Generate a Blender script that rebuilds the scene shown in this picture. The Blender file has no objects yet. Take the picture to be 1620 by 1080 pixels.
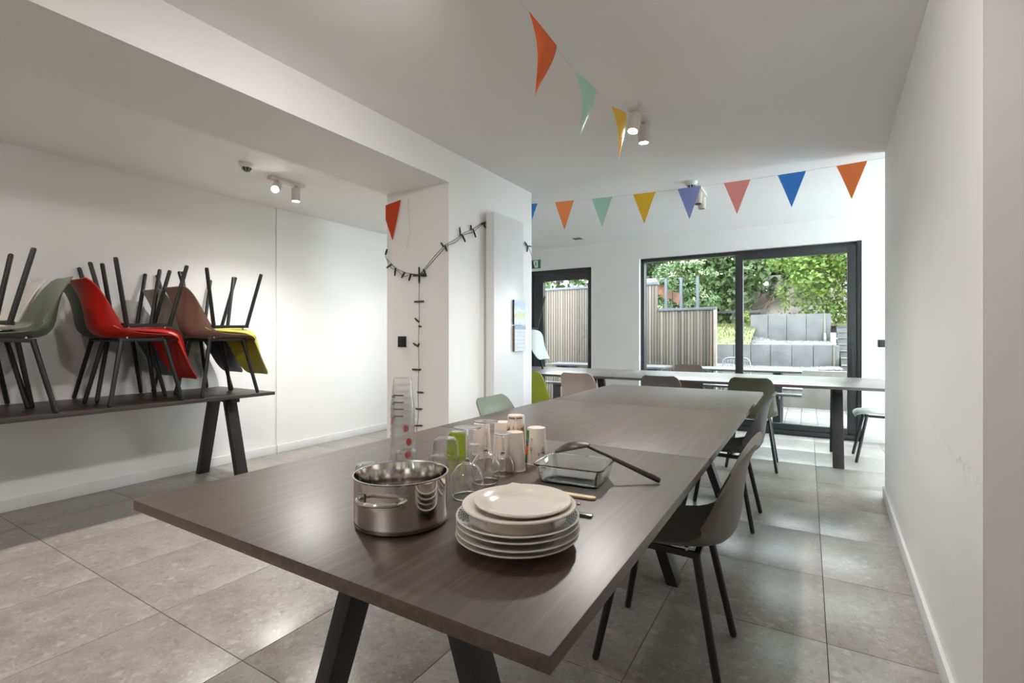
import bpy, bmesh, math, random
from mathutils import Vector, Matrix
random.seed(7)
PI = math.pi
sc = bpy.context.scene
COL = sc.collection

# ------------------------------------------------------------------ camera
F_PX = 775.0
cam_d = bpy.data.cameras.new('camera')
cam_d.sensor_width = 36.0
cam_d.lens = F_PX / 1620 * 36.0
cam_d.shift_y = -7.0 / 1620
cam_d.clip_start = 0.02
cam = bpy.data.objects.new('camera', cam_d)
COL.objects.link(cam)
cam.location = (0, 0, 1.16)
cam.rotation_euler = (PI / 2, 0, math.radians(31.1))
sc.camera = cam

# ------------------------------------------------------------------ sky, exposure
world = bpy.data.worlds.new('overcast_sky')
sc.world = world
world.use_nodes = True
wn = world.node_tree.nodes['Background']
wn.inputs['Color'].default_value = (0.86, 0.94, 1.0, 1)
wn.inputs['Strength'].default_value = 13.5
SUN = bpy.data.lights.new('hazy_sun', 'SUN')
SUN.energy = 2.6
SUN.angle = math.radians(25)
SUN.color = (1.0, 0.96, 0.88)
sun_o = bpy.data.objects.new('hazy_sun', SUN)
COL.objects.link(sun_o)
sun_o.rotation_euler = (math.radians(32), math.radians(18), 0)
sc.view_settings.view_transform = 'Standard'
sc.view_settings.look = 'None'
sc.view_settings.gamma = 1.0
sc.view_settings.use_curve_mapping = False
sc.view_settings.exposure = 0.02
LAMP_W = 165.0            # power of one lit ceiling spot
LAMP_COL = (1.0, 0.97, 0.935)
sc.cycles.max_bounces = 12
sc.cycles.diffuse_bounces = 6
sc.cycles.glossy_bounces = 5
sc.cycles.transmission_bounces = 10
sc.cycles.transparent_max_bounces = 20
sc.cycles.use_adaptive_sampling = True
sc.cycles.adaptive_threshold = 0.025
sc.cycles.caustics_reflective = False
sc.cycles.caustics_refractive = True
sc.cycles.sample_clamp_indirect = 6.0


# ------------------------------------------------------------------ mesh builder
class MB:
    def __init__(s):
        s.v = []; s.f = []

    def box(s, x0, x1, y0, y1, z0, z1):
        b = len(s.v)
        s.v += [(x0, y0, z0), (x1, y0, z0), (x1, y1, z0), (x0, y1, z0), (x0, y0, z1), (x1, y0, z1), (x1, y1, z1), (x0, y1, z1)]
        s.f += [tuple(b + i for i in q) for q in ((3, 2, 1, 0), (4, 5, 6, 7), (0, 1, 5, 4), (1, 2, 6, 5), (2, 3, 7, 6), (3, 0, 4, 7))]
        return s

    def prism(s, pts, z0, z1):
        b = len(s.v); n = len(pts)
        s.v += [(p[0], p[1], z0) for p in pts] + [(p[0], p[1], z1) for p in pts]
        s.f.append(tuple(b + i for i in reversed(range(n))))
        s.f.append(tuple(b + n + i for i in range(n)))
        for i in range(n):
            j = (i + 1) % n
            s.f.append((b + i, b + j, b + n + j, b + n + i))
        return s

    def bar(s, p0, p1, w, d, up=(0, 1, 0), ends=None):
        """rectangular bar; w along side, d along up; flat horizontal ends when ends='z'"""
        p0 = Vector(p0); p1 = Vector(p1); a = (p1 - p0).normalized(); u = Vector(up)
        side = a.cross(u).normalized()
        if ends == 'z':
            side = Vector((side.x, side.y, 0)).normalized() / max(abs(a.z), .2)
        else:
            u = side.cross(a).normalized()
        b = len(s.v)
        for p in (p0, p1):
            for i, j in ((-1, -1), (1, -1), (1, 1), (-1, 1)):
                s.v.append(tuple(p + side * (i * w / 2) + u * (j * d / 2)))
        s.f += [tuple(b + i for i in q) for q in ((3, 2, 1, 0), (4, 5, 6, 7), (0, 1, 5, 4), (1, 2, 6, 5), (2, 3, 7, 6), (3, 0, 4, 7))]
        return s

    def tube(s, pts, r, seg=8, cap=True, closed=False):
        pts = [Vector(p) for p in pts]; n = len(pts)
        rs = r if isinstance(r, (list, tuple)) else [r] * n
        b = len(s.v); ref = None
        for i, p in enumerate(pts):
            if closed:
                t = pts[(i + 1) % n] - pts[i - 1]
            else:
                t = pts[min(i + 1, n - 1)] - pts[max(i - 1, 0)]
            t.normalize()
            if ref is None:
                ref = Vector((0, 0, 1)) if abs(t.z) < .9 else Vector((1, 0, 0))
            x = ref - t * ref.dot(t)
            if x.length < 1e-6:
                x = t.orthogonal()
            x.normalize(); ref = x; y = t.cross(x)
            for k in range(seg):
                a = 2 * PI * k / seg
                s.v.append(tuple(p + (x * math.cos(a) + y * math.sin(a)) * rs[i]))
        for i in range(n if closed else n - 1):
            j = (i + 1) % n
            for k in range(seg):
                l = (k + 1) % seg
                s.f.append((b + i * seg + k, b + i * seg + l, b + j * seg + l, b + j * seg + k))
        if cap and not closed:
            s.f.append(tuple(b + k for k in reversed(range(seg))))
            s.f.append(tuple(b + (n - 1) * seg + k for k in range(seg)))
        return s

    def lathe(s, prof, seg=32, c=(0, 0, 0)):
        b = len(s.v); rows = []
        for (r, z) in prof:
            if r < 1e-6:
                rows.append([len(s.v)]); s.v.append((c[0], c[1], c[2] + z))
            else:
                rows.append(list(range(len(s.v), len(s.v) + seg)))
                s.v += [(c[0] + r * math.cos(2 * PI * k / seg), c[1] + r * math.sin(2 * PI * k / seg), c[2] + z) for k in range(seg)]
        for a, q in zip(rows, rows[1:]):
            for k in range(seg):
                l = (k + 1) % seg
                if len(a) == 1 and len(q) == 1:
                    continue
                if len(a) == 1:
                    s.f.append((a[0], q[l], q[k]))
                elif len(q) == 1:
                    s.f.append((a[k], a[l], q[0]))
                else:
                    s.f.append((a[k], a[l], q[l], q[k]))
        return s

    def cylbar(s, p0, p1, r, seg=12):
        return s.tube([p0, p1], r, seg)

    def quad(s, *p):
        b = len(s.v); s.v += [tuple(q) for q in p]; s.f.append(tuple(range(b, b + len(p))))
        return s

    def patch(s, r0, r1, z0, z1, a0, a1, n=6, c=(0, 0)):
        """a strip wrapped round a cone (print on a cup), radius r0 at z0 to r1 at z1, with thickness"""
        b = len(s.v); t = .0004
        for k in range(n + 1):
            a = a0 + (a1 - a0) * k / n
            for (r, z) in ((r0, z0), (r1, z1), (r1 - t, z1), (r0 - t, z0)):
                s.v.append((c[0] + r * math.cos(a), c[1] + r * math.sin(a), z))
        for k in range(n):
            i = b + 4 * k
            for q in range(4):
                w = (q + 1) % 4
                s.f.append((i + q, i + 4 + q, i + 4 + w, i + w))
        s.f.append((b, b + 1, b + 2, b + 3)); e = b + 4 * n; s.f.append((e + 3, e + 2, e + 1, e))
        return s

    def mesh(s, name, smooth=True, angle=35, bevel=0, fix=True):
        m = bpy.data.meshes.new(name)
        m.from_pydata(s.v, [], s.f)
        if fix or bevel:
            bm = bmesh.new(); bm.from_mesh(m)
            if fix:
                bmesh.ops.recalc_face_normals(bm, faces=bm.faces)
            if bevel:
                es = [e for e in bm.edges if len(e.link_faces) == 2 and e.calc_face_angle(0) > .6]
                bmesh.ops.bevel(bm, geom=es, offset=bevel, segments=2, affect='EDGES', profile=.6)
            bm.to_mesh(m); bm.free()
        if smooth:
            m.shade_smooth()
            m.set_sharp_from_angle(angle=math.radians(angle))
        return m

    def obj(s, name, mat, parent=None, **k):
        return link(name, s.mesh(name, **k), mat, parent)


def link(name, mesh, mat, parent=None):
    o = bpy.data.objects.new(name, mesh); COL.objects.link(o)
    if mat is not None and len(mesh.materials) == 0:
        mesh.materials.append(mat)
    if parent is not None:
        o.parent = parent
    return o


def tag(o, label=None, cat=None, group=None, kind=None):
    if label: o['label'] = label
    if cat: o['category'] = cat
    if group: o['group'] = group
    if kind: o['kind'] = kind
    return o


def thing(name, label, cat, loc=(0, 0, 0), rotz=0, group=None):
    o = bpy.data.objects.new(name, None); COL.objects.link(o)
    o.empty_display_size = .1
    o.location = loc; o.rotation_euler = (0, 0, rotz)
    return tag(o, label, cat, group)


def struct(name, mb, mat, parent=None, **k):
    o = mb.obj(name, mat, parent, **k)
    if parent is None:
        o['kind'] = 'structure'
    return o


def dup(root, loc, rotz, label, group=None):
    r = root.copy(); COL.objects.link(r); r.location = loc; r.rotation_euler = (0, 0, rotz); r['label'] = label
    if group: r['group'] = group
    for ch in list(root.children):
        c = ch.copy(); COL.objects.link(c); c.parent = r
        for g in list(ch.children):
            d = g.copy(); COL.objects.link(d); d.parent = c
    return r


# ------------------------------------------------------------------ materials
def lin(r, g, b):
    f = lambda c: (c / 255 / 12.92) if c / 255 <= .04045 else ((c / 255 + .055) / 1.055) ** 2.4
    return (f(r), f(g), f(b), 1)


def new_mat(name):
    m = bpy.data.materials.new(name); m.use_nodes = True
    nt = m.node_tree
    return m, nt, nt.nodes['Principled BSDF']


def N(nt, t, **k):
    n = nt.nodes.new(t)
    for a, b in k.items():
        setattr(n, a, b)
    return n


def ramp(nt, pts):
    n = N(nt, 'ShaderNodeValToRGB'); el = n.color_ramp.elements
    while len(el) < len(pts):
        el.new(.5)
    for e, (p, c) in zip(el, pts):
        e.position = p; e.color = c if len(c) == 4 else (*c, 1)
    return n


def mat(name, color, rough=.5, metal=0, spec=.5, noise=0.0, nscale=8, bump=0.0, bscale=200, coat=0, trans=0, rvar=0):
    m, nt, b = new_mat(name)
    b.inputs['Base Color'].default_value = color
    b.inputs['Roughness'].default_value = rough
    b.inputs['Metallic'].default_value = metal
    b.inputs['Specular IOR Level'].default_value = spec
    b.inputs['Coat Weight'].default_value = coat
    tc = N(nt, 'ShaderNodeTexCoord')
    if noise:
        n = N(nt, 'ShaderNodeTexNoise'); n.inputs['Scale'].default_value = nscale; n.inputs['Detail'].default_value = 5
        nt.links.new(tc.outputs['Object'], n.inputs['Vector'])
        lo = tuple(max(0, c * (1 - noise)) for c in color[:3]); hi = tuple(min(1, c * (1 + noise)) for c in color[:3])
        r = ramp(nt, [(.3, lo), (.7, hi)])
        nt.links.new(n.outputs['Fac'], r.inputs['Fac']); nt.links.new(r.outputs['Color'], b.inputs['Base Color'])
        if rvar:
            mr = N(nt, 'ShaderNodeMapRange'); mr.inputs['To Min'].default_value = rough - rvar; mr.inputs['To Max'].default_value = rough + rvar
            nt.links.new(n.outputs['Fac'], mr.inputs['Value']); nt.links.new(mr.outputs['Result'], b.inputs['Roughness'])
    if bump:
        n2 = N(nt, 'ShaderNodeTexNoise'); n2.inputs['Scale'].default_value = bscale; n2.inputs['Detail'].default_value = 3
        nt.links.new(tc.outputs['Object'], n2.inputs['Vector'])
        bp = N(nt, 'ShaderNodeBump'); bp.inputs['Strength'].default_value = bump; bp.inputs['Distance'].default_value = .002
        nt.links.new(n2.outputs['Fac'], bp.inputs['Height']); nt.links.new(bp.outputs['Normal'], b.inputs['Normal'])
    return m


def thin_glass(name, tint=(.97, .98, .98), edge=(.80, .84, .84), strength=1.0, rough=.02):
    """thin clear wall: see-through with Fresnel reflections, denser towards grazing edges"""
    m, nt, b = new_mat(name); nt.nodes.remove(b)
    out = nt.nodes['Material Output']
    lw = N(nt, 'ShaderNodeLayerWeight'); lw.inputs['Blend'].default_value = .35
    r = ramp(nt, [(0.0, (*tint, 1)), (.55, (*tint, 1)), (1.0, (*edge, 1))])
    nt.links.new(lw.outputs['Facing'], r.inputs['Fac'])
    tr = N(nt, 'ShaderNodeBsdfTransparent'); nt.links.new(r.outputs['Color'], tr.inputs['Color'])
    gl = N(nt, 'ShaderNodeBsdfGlossy'); gl.inputs['Roughness'].default_value = rough
    l2 = N(nt, 'ShaderNodeLayerWeight'); l2.inputs['Blend'].default_value = .5
    pw = N(nt, 'ShaderNodeMath', operation='POWER'); pw.inputs[1].default_value = 3.2
    nt.links.new(l2.outputs['Facing'], pw.inputs[0])
    mu = N(nt, 'ShaderNodeMath', operation='MULTIPLY_ADD'); mu.inputs[1].default_value = .85 * strength; mu.inputs[2].default_value = .025 * strength; mu.use_clamp = True
    nt.links.new(pw.outputs[0], mu.inputs[0])
    mx = N(nt, 'ShaderNodeMixShader')
    nt.links.new(mu.outputs[0], mx.inputs['Fac']); nt.links.new(tr.outputs[0], mx.inputs[1]); nt.links.new(gl.outputs[0], mx.inputs[2])
    nt.links.new(mx.outputs[0], out.inputs['Surface'])
    return m


def solid_glass(name, color=(1, 1, 1, 1), ior=1.46, rough=0.0):
    m, nt, b = new_mat(name)
    b.inputs['Base Color'].default_value = color
    b.inputs['Transmission Weight'].default_value = 1.0
    b.inputs['Roughness'].default_value = rough
    b.inputs['IOR'].default_value = ior
    return m


def emit_mat(name, color, strength):
    m, nt, b = new_mat(name)
    b.inputs['Base Color'].default_value = (.8, .8, .8, 1)
    b.inputs['Emission Color'].default_value = (*color, 1)
    b.inputs['Emission Strength'].default_value = strength
    return m


def tile_mat():
    m, nt, b = new_mat('ceppo_stone_tile')
    tc = N(nt, 'ShaderNodeTexCoord'); oi = N(nt, 'ShaderNodeObjectInfo')
    off = N(nt, 'ShaderNodeVectorMath', operation='MULTIPLY_ADD')
    cmb = N(nt, 'ShaderNodeCombineXYZ')
    for i in range(3):
        nt.links.new(oi.outputs['Random'], cmb.inputs[i])
    off.inputs[1].default_value = (37, 53, 11)
    nt.links.new(cmb.outputs[0], off.inputs[0]); nt.links.new(tc.outputs['Object'], off.inputs[2])
    # warp so that chips look like squashed pebbles
    wn_ = N(nt, 'ShaderNodeTexNoise'); wn_.inputs['Scale'].default_value = 9; wn_.inputs['Detail'].default_value = 4
    nt.links.new(off.outputs[0], wn_.inputs['Vector'])
    wa = N(nt, 'ShaderNodeVectorMath', operation='MULTIPLY_ADD'); wa.inputs[1].default_value = (.09, .09, .09)
    nt.links.new(wn_.outputs['Color'], wa.inputs[0]); nt.links.new(off.outputs[0], wa.inputs[2])
    n1 = N(nt, 'ShaderNodeTexNoise'); n1.inputs['Scale'].default_value = 7; n1.inputs['Detail'].default_value = 9; n1.inputs['Roughness'].default_value = .65
    nt.links.new(off.outputs[0], n1.inputs['Vector'])
    base = ramp(nt, [(.28, lin(134, 128, 122)), (.5, lin(155, 150, 144)), (.75, lin(173, 169, 164))])
    nt.links.new(n1.outputs['Fac'], base.inputs['Fac'])
    last = base.outputs['Color']
    for sc_, amt, lo_c, hi_c in ((26, .5, lin(118, 113, 108), lin(187, 183, 179)), (60, .5, lin(112, 107, 101), lin(193, 191, 184)), (130, .34, lin(110, 106, 99), lin(191, 190, 184))):
        v = N(nt, 'ShaderNodeTexVoronoi'); v.inputs['Scale'].default_value = sc_
        nt.links.new(wa.outputs[0], v.inputs['Vector'])
        sx = N(nt, 'ShaderNodeSeparateColor'); nt.links.new(v.outputs['Color'], sx.inputs[0])
        cr = ramp(nt, [(0, lo_c), (.25, lin(145, 142, 136)), (.72, lin(159, 154, 148)), (1, hi_c)])
        nt.links.new(sx.outputs[0], cr.inputs['Fac'])
        mr = N(nt, 'ShaderNodeMapRange'); mr.inputs['From Min'].default_value = .55; mr.inputs['From Max'].default_value = .25
        nt.links.new(v.outputs['Distance'], mr.inputs['Value'])
        mu2 = N(nt, 'ShaderNodeMath', operation='MULTIPLY'); mu2.inputs[1].default_value = amt; nt.links.new(mr.outputs[0], mu2.inputs[0])
        mx = N(nt, 'ShaderNodeMix', data_type='RGBA')
        nt.links.new(mu2.outputs[0], mx.inputs['Factor']); nt.links.new(last, mx.inputs['A']); nt.links.new(cr.outputs['Color'], mx.inputs['B'])
        last = mx.outputs['Result']
    v = N(nt, 'ShaderNodeTexVoronoi'); v.inputs['Scale'].default_value = 15; nt.links.new(wa.outputs[0], v.inputs['Vector'])
    sx = N(nt, 'ShaderNodeSeparateColor'); nt.links.new(v.outputs['Color'], sx.inputs[0])
    gt = N(nt, 'ShaderNodeMath', operation='GREATER_THAN'); gt.inputs[1].default_value = .72; nt.links.new(sx.outputs[0], gt.inputs[0])
    mr = N(nt, 'ShaderNodeMapRange'); mr.inputs['From Min'].default_value = .30; mr.inputs['From Max'].default_value = .16; mr.inputs['To Max'].default_value = .42
    nt.links.new(v.outputs['Distance'], mr.inputs['Value'])
    mu = N(nt, 'ShaderNodeMath', operation='MULTIPLY'); nt.links.new(mr.outputs[0], mu.inputs[0]); nt.links.new(gt.outputs[0], mu.inputs[1])
    mx = N(nt, 'ShaderNodeMix', data_type='RGBA'); nt.links.new(mu.outputs[0], mx.inputs['Factor']); nt.links.new(last, mx.inputs['A']); mx.inputs['B'].default_value = lin(197, 193, 186)
    last = mx.outputs['Result']
    nt.links.new(last, b.inputs['Base Color'])
    rr = N(nt, 'ShaderNodeMapRange'); rr.inputs['To Min'].default_value = .22; rr.inputs['To Max'].default_value = .42
    nt.links.new(n1.outputs['Fac'], rr.inputs['Value']); nt.links.new(rr.outputs[0], b.inputs['Roughness'])
    b.inputs['Specular IOR Level'].default_value = .5
    return m


def wood_mat(name, dark, mid, light, along='Y', rough=.36, scale=1.0, coat=0.0):
    m, nt, b = new_mat(name)
    tc = N(nt, 'ShaderNodeTexCoord'); oi = N(nt, 'ShaderNodeObjectInfo')
    mp = N(nt, 'ShaderNodeMapping')
    mp.inputs['Scale'].default_value = (60 * scale, 2.2 * scale, 60 * scale) if along == 'Y' else ((2.2 * scale, 60 * scale, 60 * scale) if along == 'X' else (60 * scale, 60 * scale, 2.2 * scale))
    nt.links.new(tc.outputs['Object'], mp.inputs['Vector'])
    ad = N(nt, 'ShaderNodeVectorMath', operation='ADD')
    cmb = N(nt, 'ShaderNodeCombineXYZ')
    mul = N(nt, 'ShaderNodeMath', operation='MULTIPLY'); mul.inputs[1].default_value = 40
    nt.links.new(oi.outputs['Random'], mul.inputs[0])
    for i in range(3):
        nt.links.new(mul.outputs[0], cmb.inputs[i])
    nt.links.new(mp.outputs[0], ad.inputs[0]); nt.links.new(cmb.outputs[0], ad.inputs[1])
    n = N(nt, 'ShaderNodeTexNoise'); n.inputs['Scale'].default_value = 1; n.inputs['Detail'].default_value = 6; n.inputs['Roughness'].default_value = .6
    n.inputs['Distortion'].default_value = .5
    nt.links.new(ad.outputs[0], n.inputs['Vector'])
    r = ramp(nt, [(.25, dark), (.5, mid), (.78, light)])
    nt.links.new(n.outputs['Fac'], r.inputs['Fac']); nt.links.new(r.outputs['Color'], b.inputs['Base Color'])
    b.inputs['Roughness'].default_value = rough
    b.inputs['Coat Weight'].default_value = coat; b.inputs['Coat Roughness'].default_value = .34; b.inputs['Coat IOR'].default_value = 1.6
    bp = N(nt, 'ShaderNodeBump'); bp.inputs['Strength'].default_value = .05; bp.inputs['Distance'].default_value = .0006
    nt.links.new(n.outputs['Fac'], bp.inputs['Height']); nt.links.new(bp.outputs['Normal'], b.inputs['Normal'])
    return m


def slat_mat():
    m, nt, b = new_mat('weathered_larch')
    tc = N(nt, 'ShaderNodeTexCoord'); oi = N(nt, 'ShaderNodeObjectInfo')
    r = ramp(nt, [(0, lin(85, 79, 75)), (.3, lin(106, 98, 89)), (.55, lin(122, 110, 98)), (.8, lin(99, 89, 79)), (1, lin(131, 122, 112))])
    nt.links.new(oi.outputs['Random'], r.inputs['Fac'])
    mp = N(nt, 'ShaderNodeMapping'); mp.inputs['Scale'].default_value = (60, 60, 3)
    nt.links.new(tc.outputs['Object'], mp.inputs['Vector'])
    n = N(nt, 'ShaderNodeTexNoise'); n.inputs['Scale'].default_value = 1; n.inputs['Detail'].default_value = 4
    nt.links.new(mp.outputs[0], n.inputs['Vector'])
    mx = N(nt, 'ShaderNodeMix', data_type='RGBA', blend_type='MULTIPLY'); mx.inputs['Factor'].default_value = .5
    nt.links.new(r.outputs['Color'], mx.inputs['A']); nt.links.new(n.outputs['Fac'], mx.inputs['B'])
    nt.links.new(mx.outputs['Result'], b.inputs['Base Color']); b.inputs['Roughness'].default_value = .8
    return m


def leaf_mat(name, cols, trans=.35):
    m, nt, b = new_mat(name)
    geo = N(nt, 'ShaderNodeNewGeometry')
    r = ramp(nt, [(i / (len(cols) - 1), c) for i, c in enumerate(cols)])
    nt.links.new(geo.outputs['Random Per Island'], r.inputs['Fac'])
    nt.links.new(r.outputs['Color'], b.inputs['Base Color'])
    b.inputs['Roughness'].default_value = .55
    out = nt.nodes['Material Output']
    tl = N(nt, 'ShaderNodeBsdfTranslucent'); nt.links.new(r.outputs['Color'], tl.inputs['Color'])
    mx = N(nt, 'ShaderNodeMixShader'); mx.inputs['Fac'].default_value = trans
    nt.links.new(b.outputs[0], mx.inputs[1]); nt.links.new(tl.outputs[0], mx.inputs[2]); nt.links.new(mx.outputs[0], out.inputs['Surface'])
    return m


def cloth_mat(name, color):
    m, nt, b = new_mat(name)
    b.inputs['Base Color'].default_value = color; b.inputs['Roughness'].default_value = .45
    out = nt.nodes['Material Output']
    tl = N(nt, 'ShaderNodeBsdfTranslucent'); tl.inputs['Color'].default_value = color
    mx = N(nt, 'ShaderNodeMixShader'); mx.inputs['Fac'].default_value = .35
    nt.links.new(b.outputs[0], mx.inputs[1]); nt.links.new(tl.outputs[0], mx.inputs[2]); nt.links.new(mx.outputs[0], out.inputs['Surface'])
    return m


M = {}
M['wall'] = mat('white_wall_paint', (.88, .88, .875, 1), .55, noise=.02, nscale=1.5, bump=.08, bscale=120)
M['ceil'] = mat('ceiling_paint', (.90, .90, .90, 1), .7, noise=.015, nscale=1.2, bump=.05, bscale=150)
M['skirting'] = mat('skirting_paint', (.76, .77, .77, 1), .4, noise=.04, nscale=5)
M['grout'] = mat('grout', lin(88, 78, 70), .9, noise=.2, nscale=6)
M['tile'] = tile_mat()
M['top'] = wood_mat('dark_laminate_oak', lin(44, 31, 25), lin(71, 55, 46), lin(100, 82, 70), 'Y', .48, coat=.65)
M['top_x'] = wood_mat('dark_laminate_oak_cross', lin(60, 51, 47), lin(72, 63, 58), lin(87, 79, 73), 'X', .36, coat=1.0)
M['top_left'] = wood_mat('dark_laminate_oak_side', lin(52, 45, 41), lin(62, 54, 51), lin(76, 68, 62), 'Y', .4)
M['blk_wood'] = mat('black_stained_wood', lin(34, 33, 33), .5, noise=.15, nscale=12)
M['blk_metal'] = mat('black_powder_coat', lin(30, 31, 32), .42, noise=.1, nscale=30)
M['alu'] = mat('anthracite_aluminium', lin(42, 44, 46), .4, noise=.06, nscale=10)
M['pane'] = thin_glass('window_glass', (.96, .98, .97), (.8, .85, .84), .8, .0)
M['glass'] = thin_glass('clear_drinking_glass', (.99, .993, .993), (.62, .65, .65), 1.3, .01)
M['dish_glass'] = thin_glass('baking_glass', (.95, .975, .975), (.74, .81, .82), 1.4, .012)
M['green_glass'] = thin_glass('green_glass', (.72, .84, .25), (.42, .58, .08), 1.1, .03)
M['clear_plastic'] = thin_glass('clear_plastic', (.955, .955, .95), (.86, .86, .85), .9, .12)
M['clear_plastic'] = thin_glass('clear_plastic', (.97, .97, .965), (.88, .88, .87), 1.1, .10)
_nt = M['clear_plastic'].node_tree; _out = _nt.nodes['Material Output']; _old = _out.inputs['Surface'].links[0].from_socket
_tl = N(_nt, 'ShaderNodeBsdfTranslucent'); _tl.inputs['Color'].default_value = (.9, .9, .9, 1); _df = N(_nt, 'ShaderNodeBsdfDiffuse'); _df.inputs['Color'].default_value = (.9, .9, .9, 1)
_m1 = N(_nt, 'ShaderNodeMixShader'); _nt.links.new(_tl.outputs[0], _m1.inputs[1]); _nt.links.new(_df.outputs[0], _m1.inputs[2])
_m2 = N(_nt, 'ShaderNodeMixShader'); _m2.inputs['Fac'].default_value = .12; _nt.links.new(_old, _m2.inputs[1]); _nt.links.new(_m1.outputs[0], _m2.inputs[2]); _nt.links.new(_m2.outputs[0], _out.inputs['Surface'])
M['glass'] = solid_glass('clear_drinking_glass', (.99, 1, 1, 1))
M['dish_glass'] = solid_glass('baking_glass', (.96, .99, .99, 1))
M['green_glass'] = solid_glass('green_glass', (.62, .80, .18, 1))
M['tumbler'] = thin_glass('tumbler_glass', (.985, .99, .99), (.55, .59, .59), 1.5, .01)
M['green_glass'] = thin_glass('green_glass', (.84, .90, .46), (.58, .70, .20), 1.3, .02)
M['steel'] = mat('polished_steel', (.80, .775, .75, 1), .08, 1, noise=.03, nscale=3)
M['steel_in'] = mat('brushed_steel', (.58, .56, .54, 1), .2, 1, noise=.04, nscale=3)
M['steel_dark'] = mat('steel_base', (.25, .24, .23, 1), .25, 1)
M['ceramic'] = mat('white_porcelain', (.80, .77, .72, 1), .16, noise=.02, coat=.3)
M['cream'] = mat('cream_porcelain', lin(240, 231, 218), .18, noise=.015, coat=.3)
M['print_grey'] = mat('grey_print', lin(62, 70, 76), .3)
M['palewood'] = wood_mat('pale_beech', lin(214, 180, 146), lin(228, 197, 165), lin(238, 212, 184), 'X', .55)
M['cup'] = mat('white_frosted_plastic', lin(232, 218, 204), .5, noise=.02)
M['cup_cool'] = mat('cool_frosted_plastic', lin(214, 218, 220), .45, noise=.02)
M['ink'] = mat('black_ink', lin(22, 21, 22), .5)
M['red_ink'] = mat('strawberry_print', lin(206, 52, 44), .45, noise=.35, nscale=120)
M['nylon'] = mat('dark_nylon', lin(64, 54, 48), .42, noise=.1, nscale=40)
M['plastic_white'] = mat('white_plastic', (.78, .78, .77, 1), .4)
M['beige_metal'] = mat('white_lacquer_lamp', lin(222, 216, 208), .4)
M['dark_grille'] = mat('dark_grille', lin(60, 62, 66), .5)
M['radiator'] = mat('white_enamel', (.80, .81, .82, 1), .28, noise=.01)
M['lamp_on'] = emit_mat('lit_lamp_lens', (1.0, .93, .82), 60)
M['lamp_off'] = mat('lamp_lens', lin(50, 48, 46), .2)
M['string'] = mat('white_cord', (.75, .75, .73, 1), .7)
M['wire'] = mat('black_wire', lin(24, 25, 26), .6)
M['wire_green'] = mat('dark_bulb_sleeve', lin(34, 38, 37), .5)
M['tape'] = thin_glass('clear_tape', (.93, .92, .90), (.8, .79, .77), 1.4, .2)
M['sign_green'] = mat('sign_green', lin(30, 120, 92), .4)
M['sign_white'] = mat('sign_white', (.85, .88, .88, 1), .4)
M['concrete'] = mat('concrete_element', lin(77, 77, 77), .85, noise=.26, nscale=3.5, bump=.08, bscale=30)
M['concrete_pale'] = mat('pale_concrete', lin(88, 86, 81), .9, noise=.25, nscale=2.2, bump=.3, bscale=25)
M['paver'] = mat('grey_paver', lin(88, 86, 82), .85, noise=.14, nscale=4, bump=.3, bscale=60)
M['joint'] = mat('sand_joint', lin(58, 55, 50), .95)
M['stone_old'] = mat('old_render', lin(127, 117, 113), .9, noise=.35, nscale=1.6, bump=.5, bscale=8)
M['gravel'] = leaf_mat('gravel_stone', [lin(48, 48, 49), lin(77, 77, 77), lin(92, 91, 90), lin(63, 62, 60)], 0.0)
M['soil'] = mat('soil', lin(83, 80, 76), .95, noise=.3, nscale=5)
M['lawn'] = mat('lawn_ground', lin(88, 95, 54), .95, noise=.35, nscale=3)
M['grass'] = leaf_mat('grass_blade', [lin(59, 72, 31), lin(82, 86, 45), lin(95, 92, 55), lin(68, 81, 36)], .3)
M['slat'] = slat_mat()
M['slat_back'] = mat('fence_backing', lin(51, 45, 42), .9)
M['cap'] = mat('grey_cap', lin(77, 80, 86), .5)
M['post_wood'] = mat('post_wood', lin(141, 132, 119), .8, noise=.12, nscale=6)
M['gal'] = mat('galvanised_steel', lin(77, 82, 86), .45, .6)
M['table_out'] = mat('pale_garden_top', lin(116, 117, 119), .4, noise=.04, nscale=5)
M['frame_out'] = mat('grey_garden_frame', lin(77, 79, 83), .45)
M['bark'] = mat('bark', lin(82, 70, 60), .9, noise=.3, nscale=9, bump=.5, bscale=20)
M['brick_hut'] = mat('brown_brick', lin(127, 86, 66), .9, noise=.25, nscale=12)
M['leaf_maple'] = leaf_mat('maple_leaf', [lin(58, 86, 24), lin(86, 110, 36), lin(108, 126, 53), lin(73, 101, 30)], .4)
M['leaf_dark'] = leaf_mat('dark_leaf', [lin(35, 52, 27), lin(51, 71, 37), lin(67, 86, 49), lin(41, 60, 35)], .3)
M['leaf_mid'] = leaf_mat('mid_leaf', [lin(46, 68, 34), lin(66, 90, 46), lin(83, 104, 58), lin(56, 79, 41)], .35)
M['leaf_ivy'] = leaf_mat('ivy_leaf', [lin(41, 62, 31), lin(60, 79, 39), lin(73, 87, 47)], .25)
M['flower'] = leaf_mat('elder_flower', [lin(166, 163, 127), lin(181, 178, 153)], .4)


# ------------------------------------------------------------------ the room shell
XL, XR = -4.56, 2.6          # left wall face, far right wall face
YB, YF = -2.8, 6.65          # rear wall, window wall
ZC, ZCL = 2.50, 2.45         # ceilings
XM = -2.20                   # face of the middle pier and beam
XMB = -2.81                  # its other face
YP0, YP1 = 2.77, 4.0         # pier front and back
RW = [(.383, 1.69), (.480, 4.43)]   # the slightly skewed right-hand wall

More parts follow.
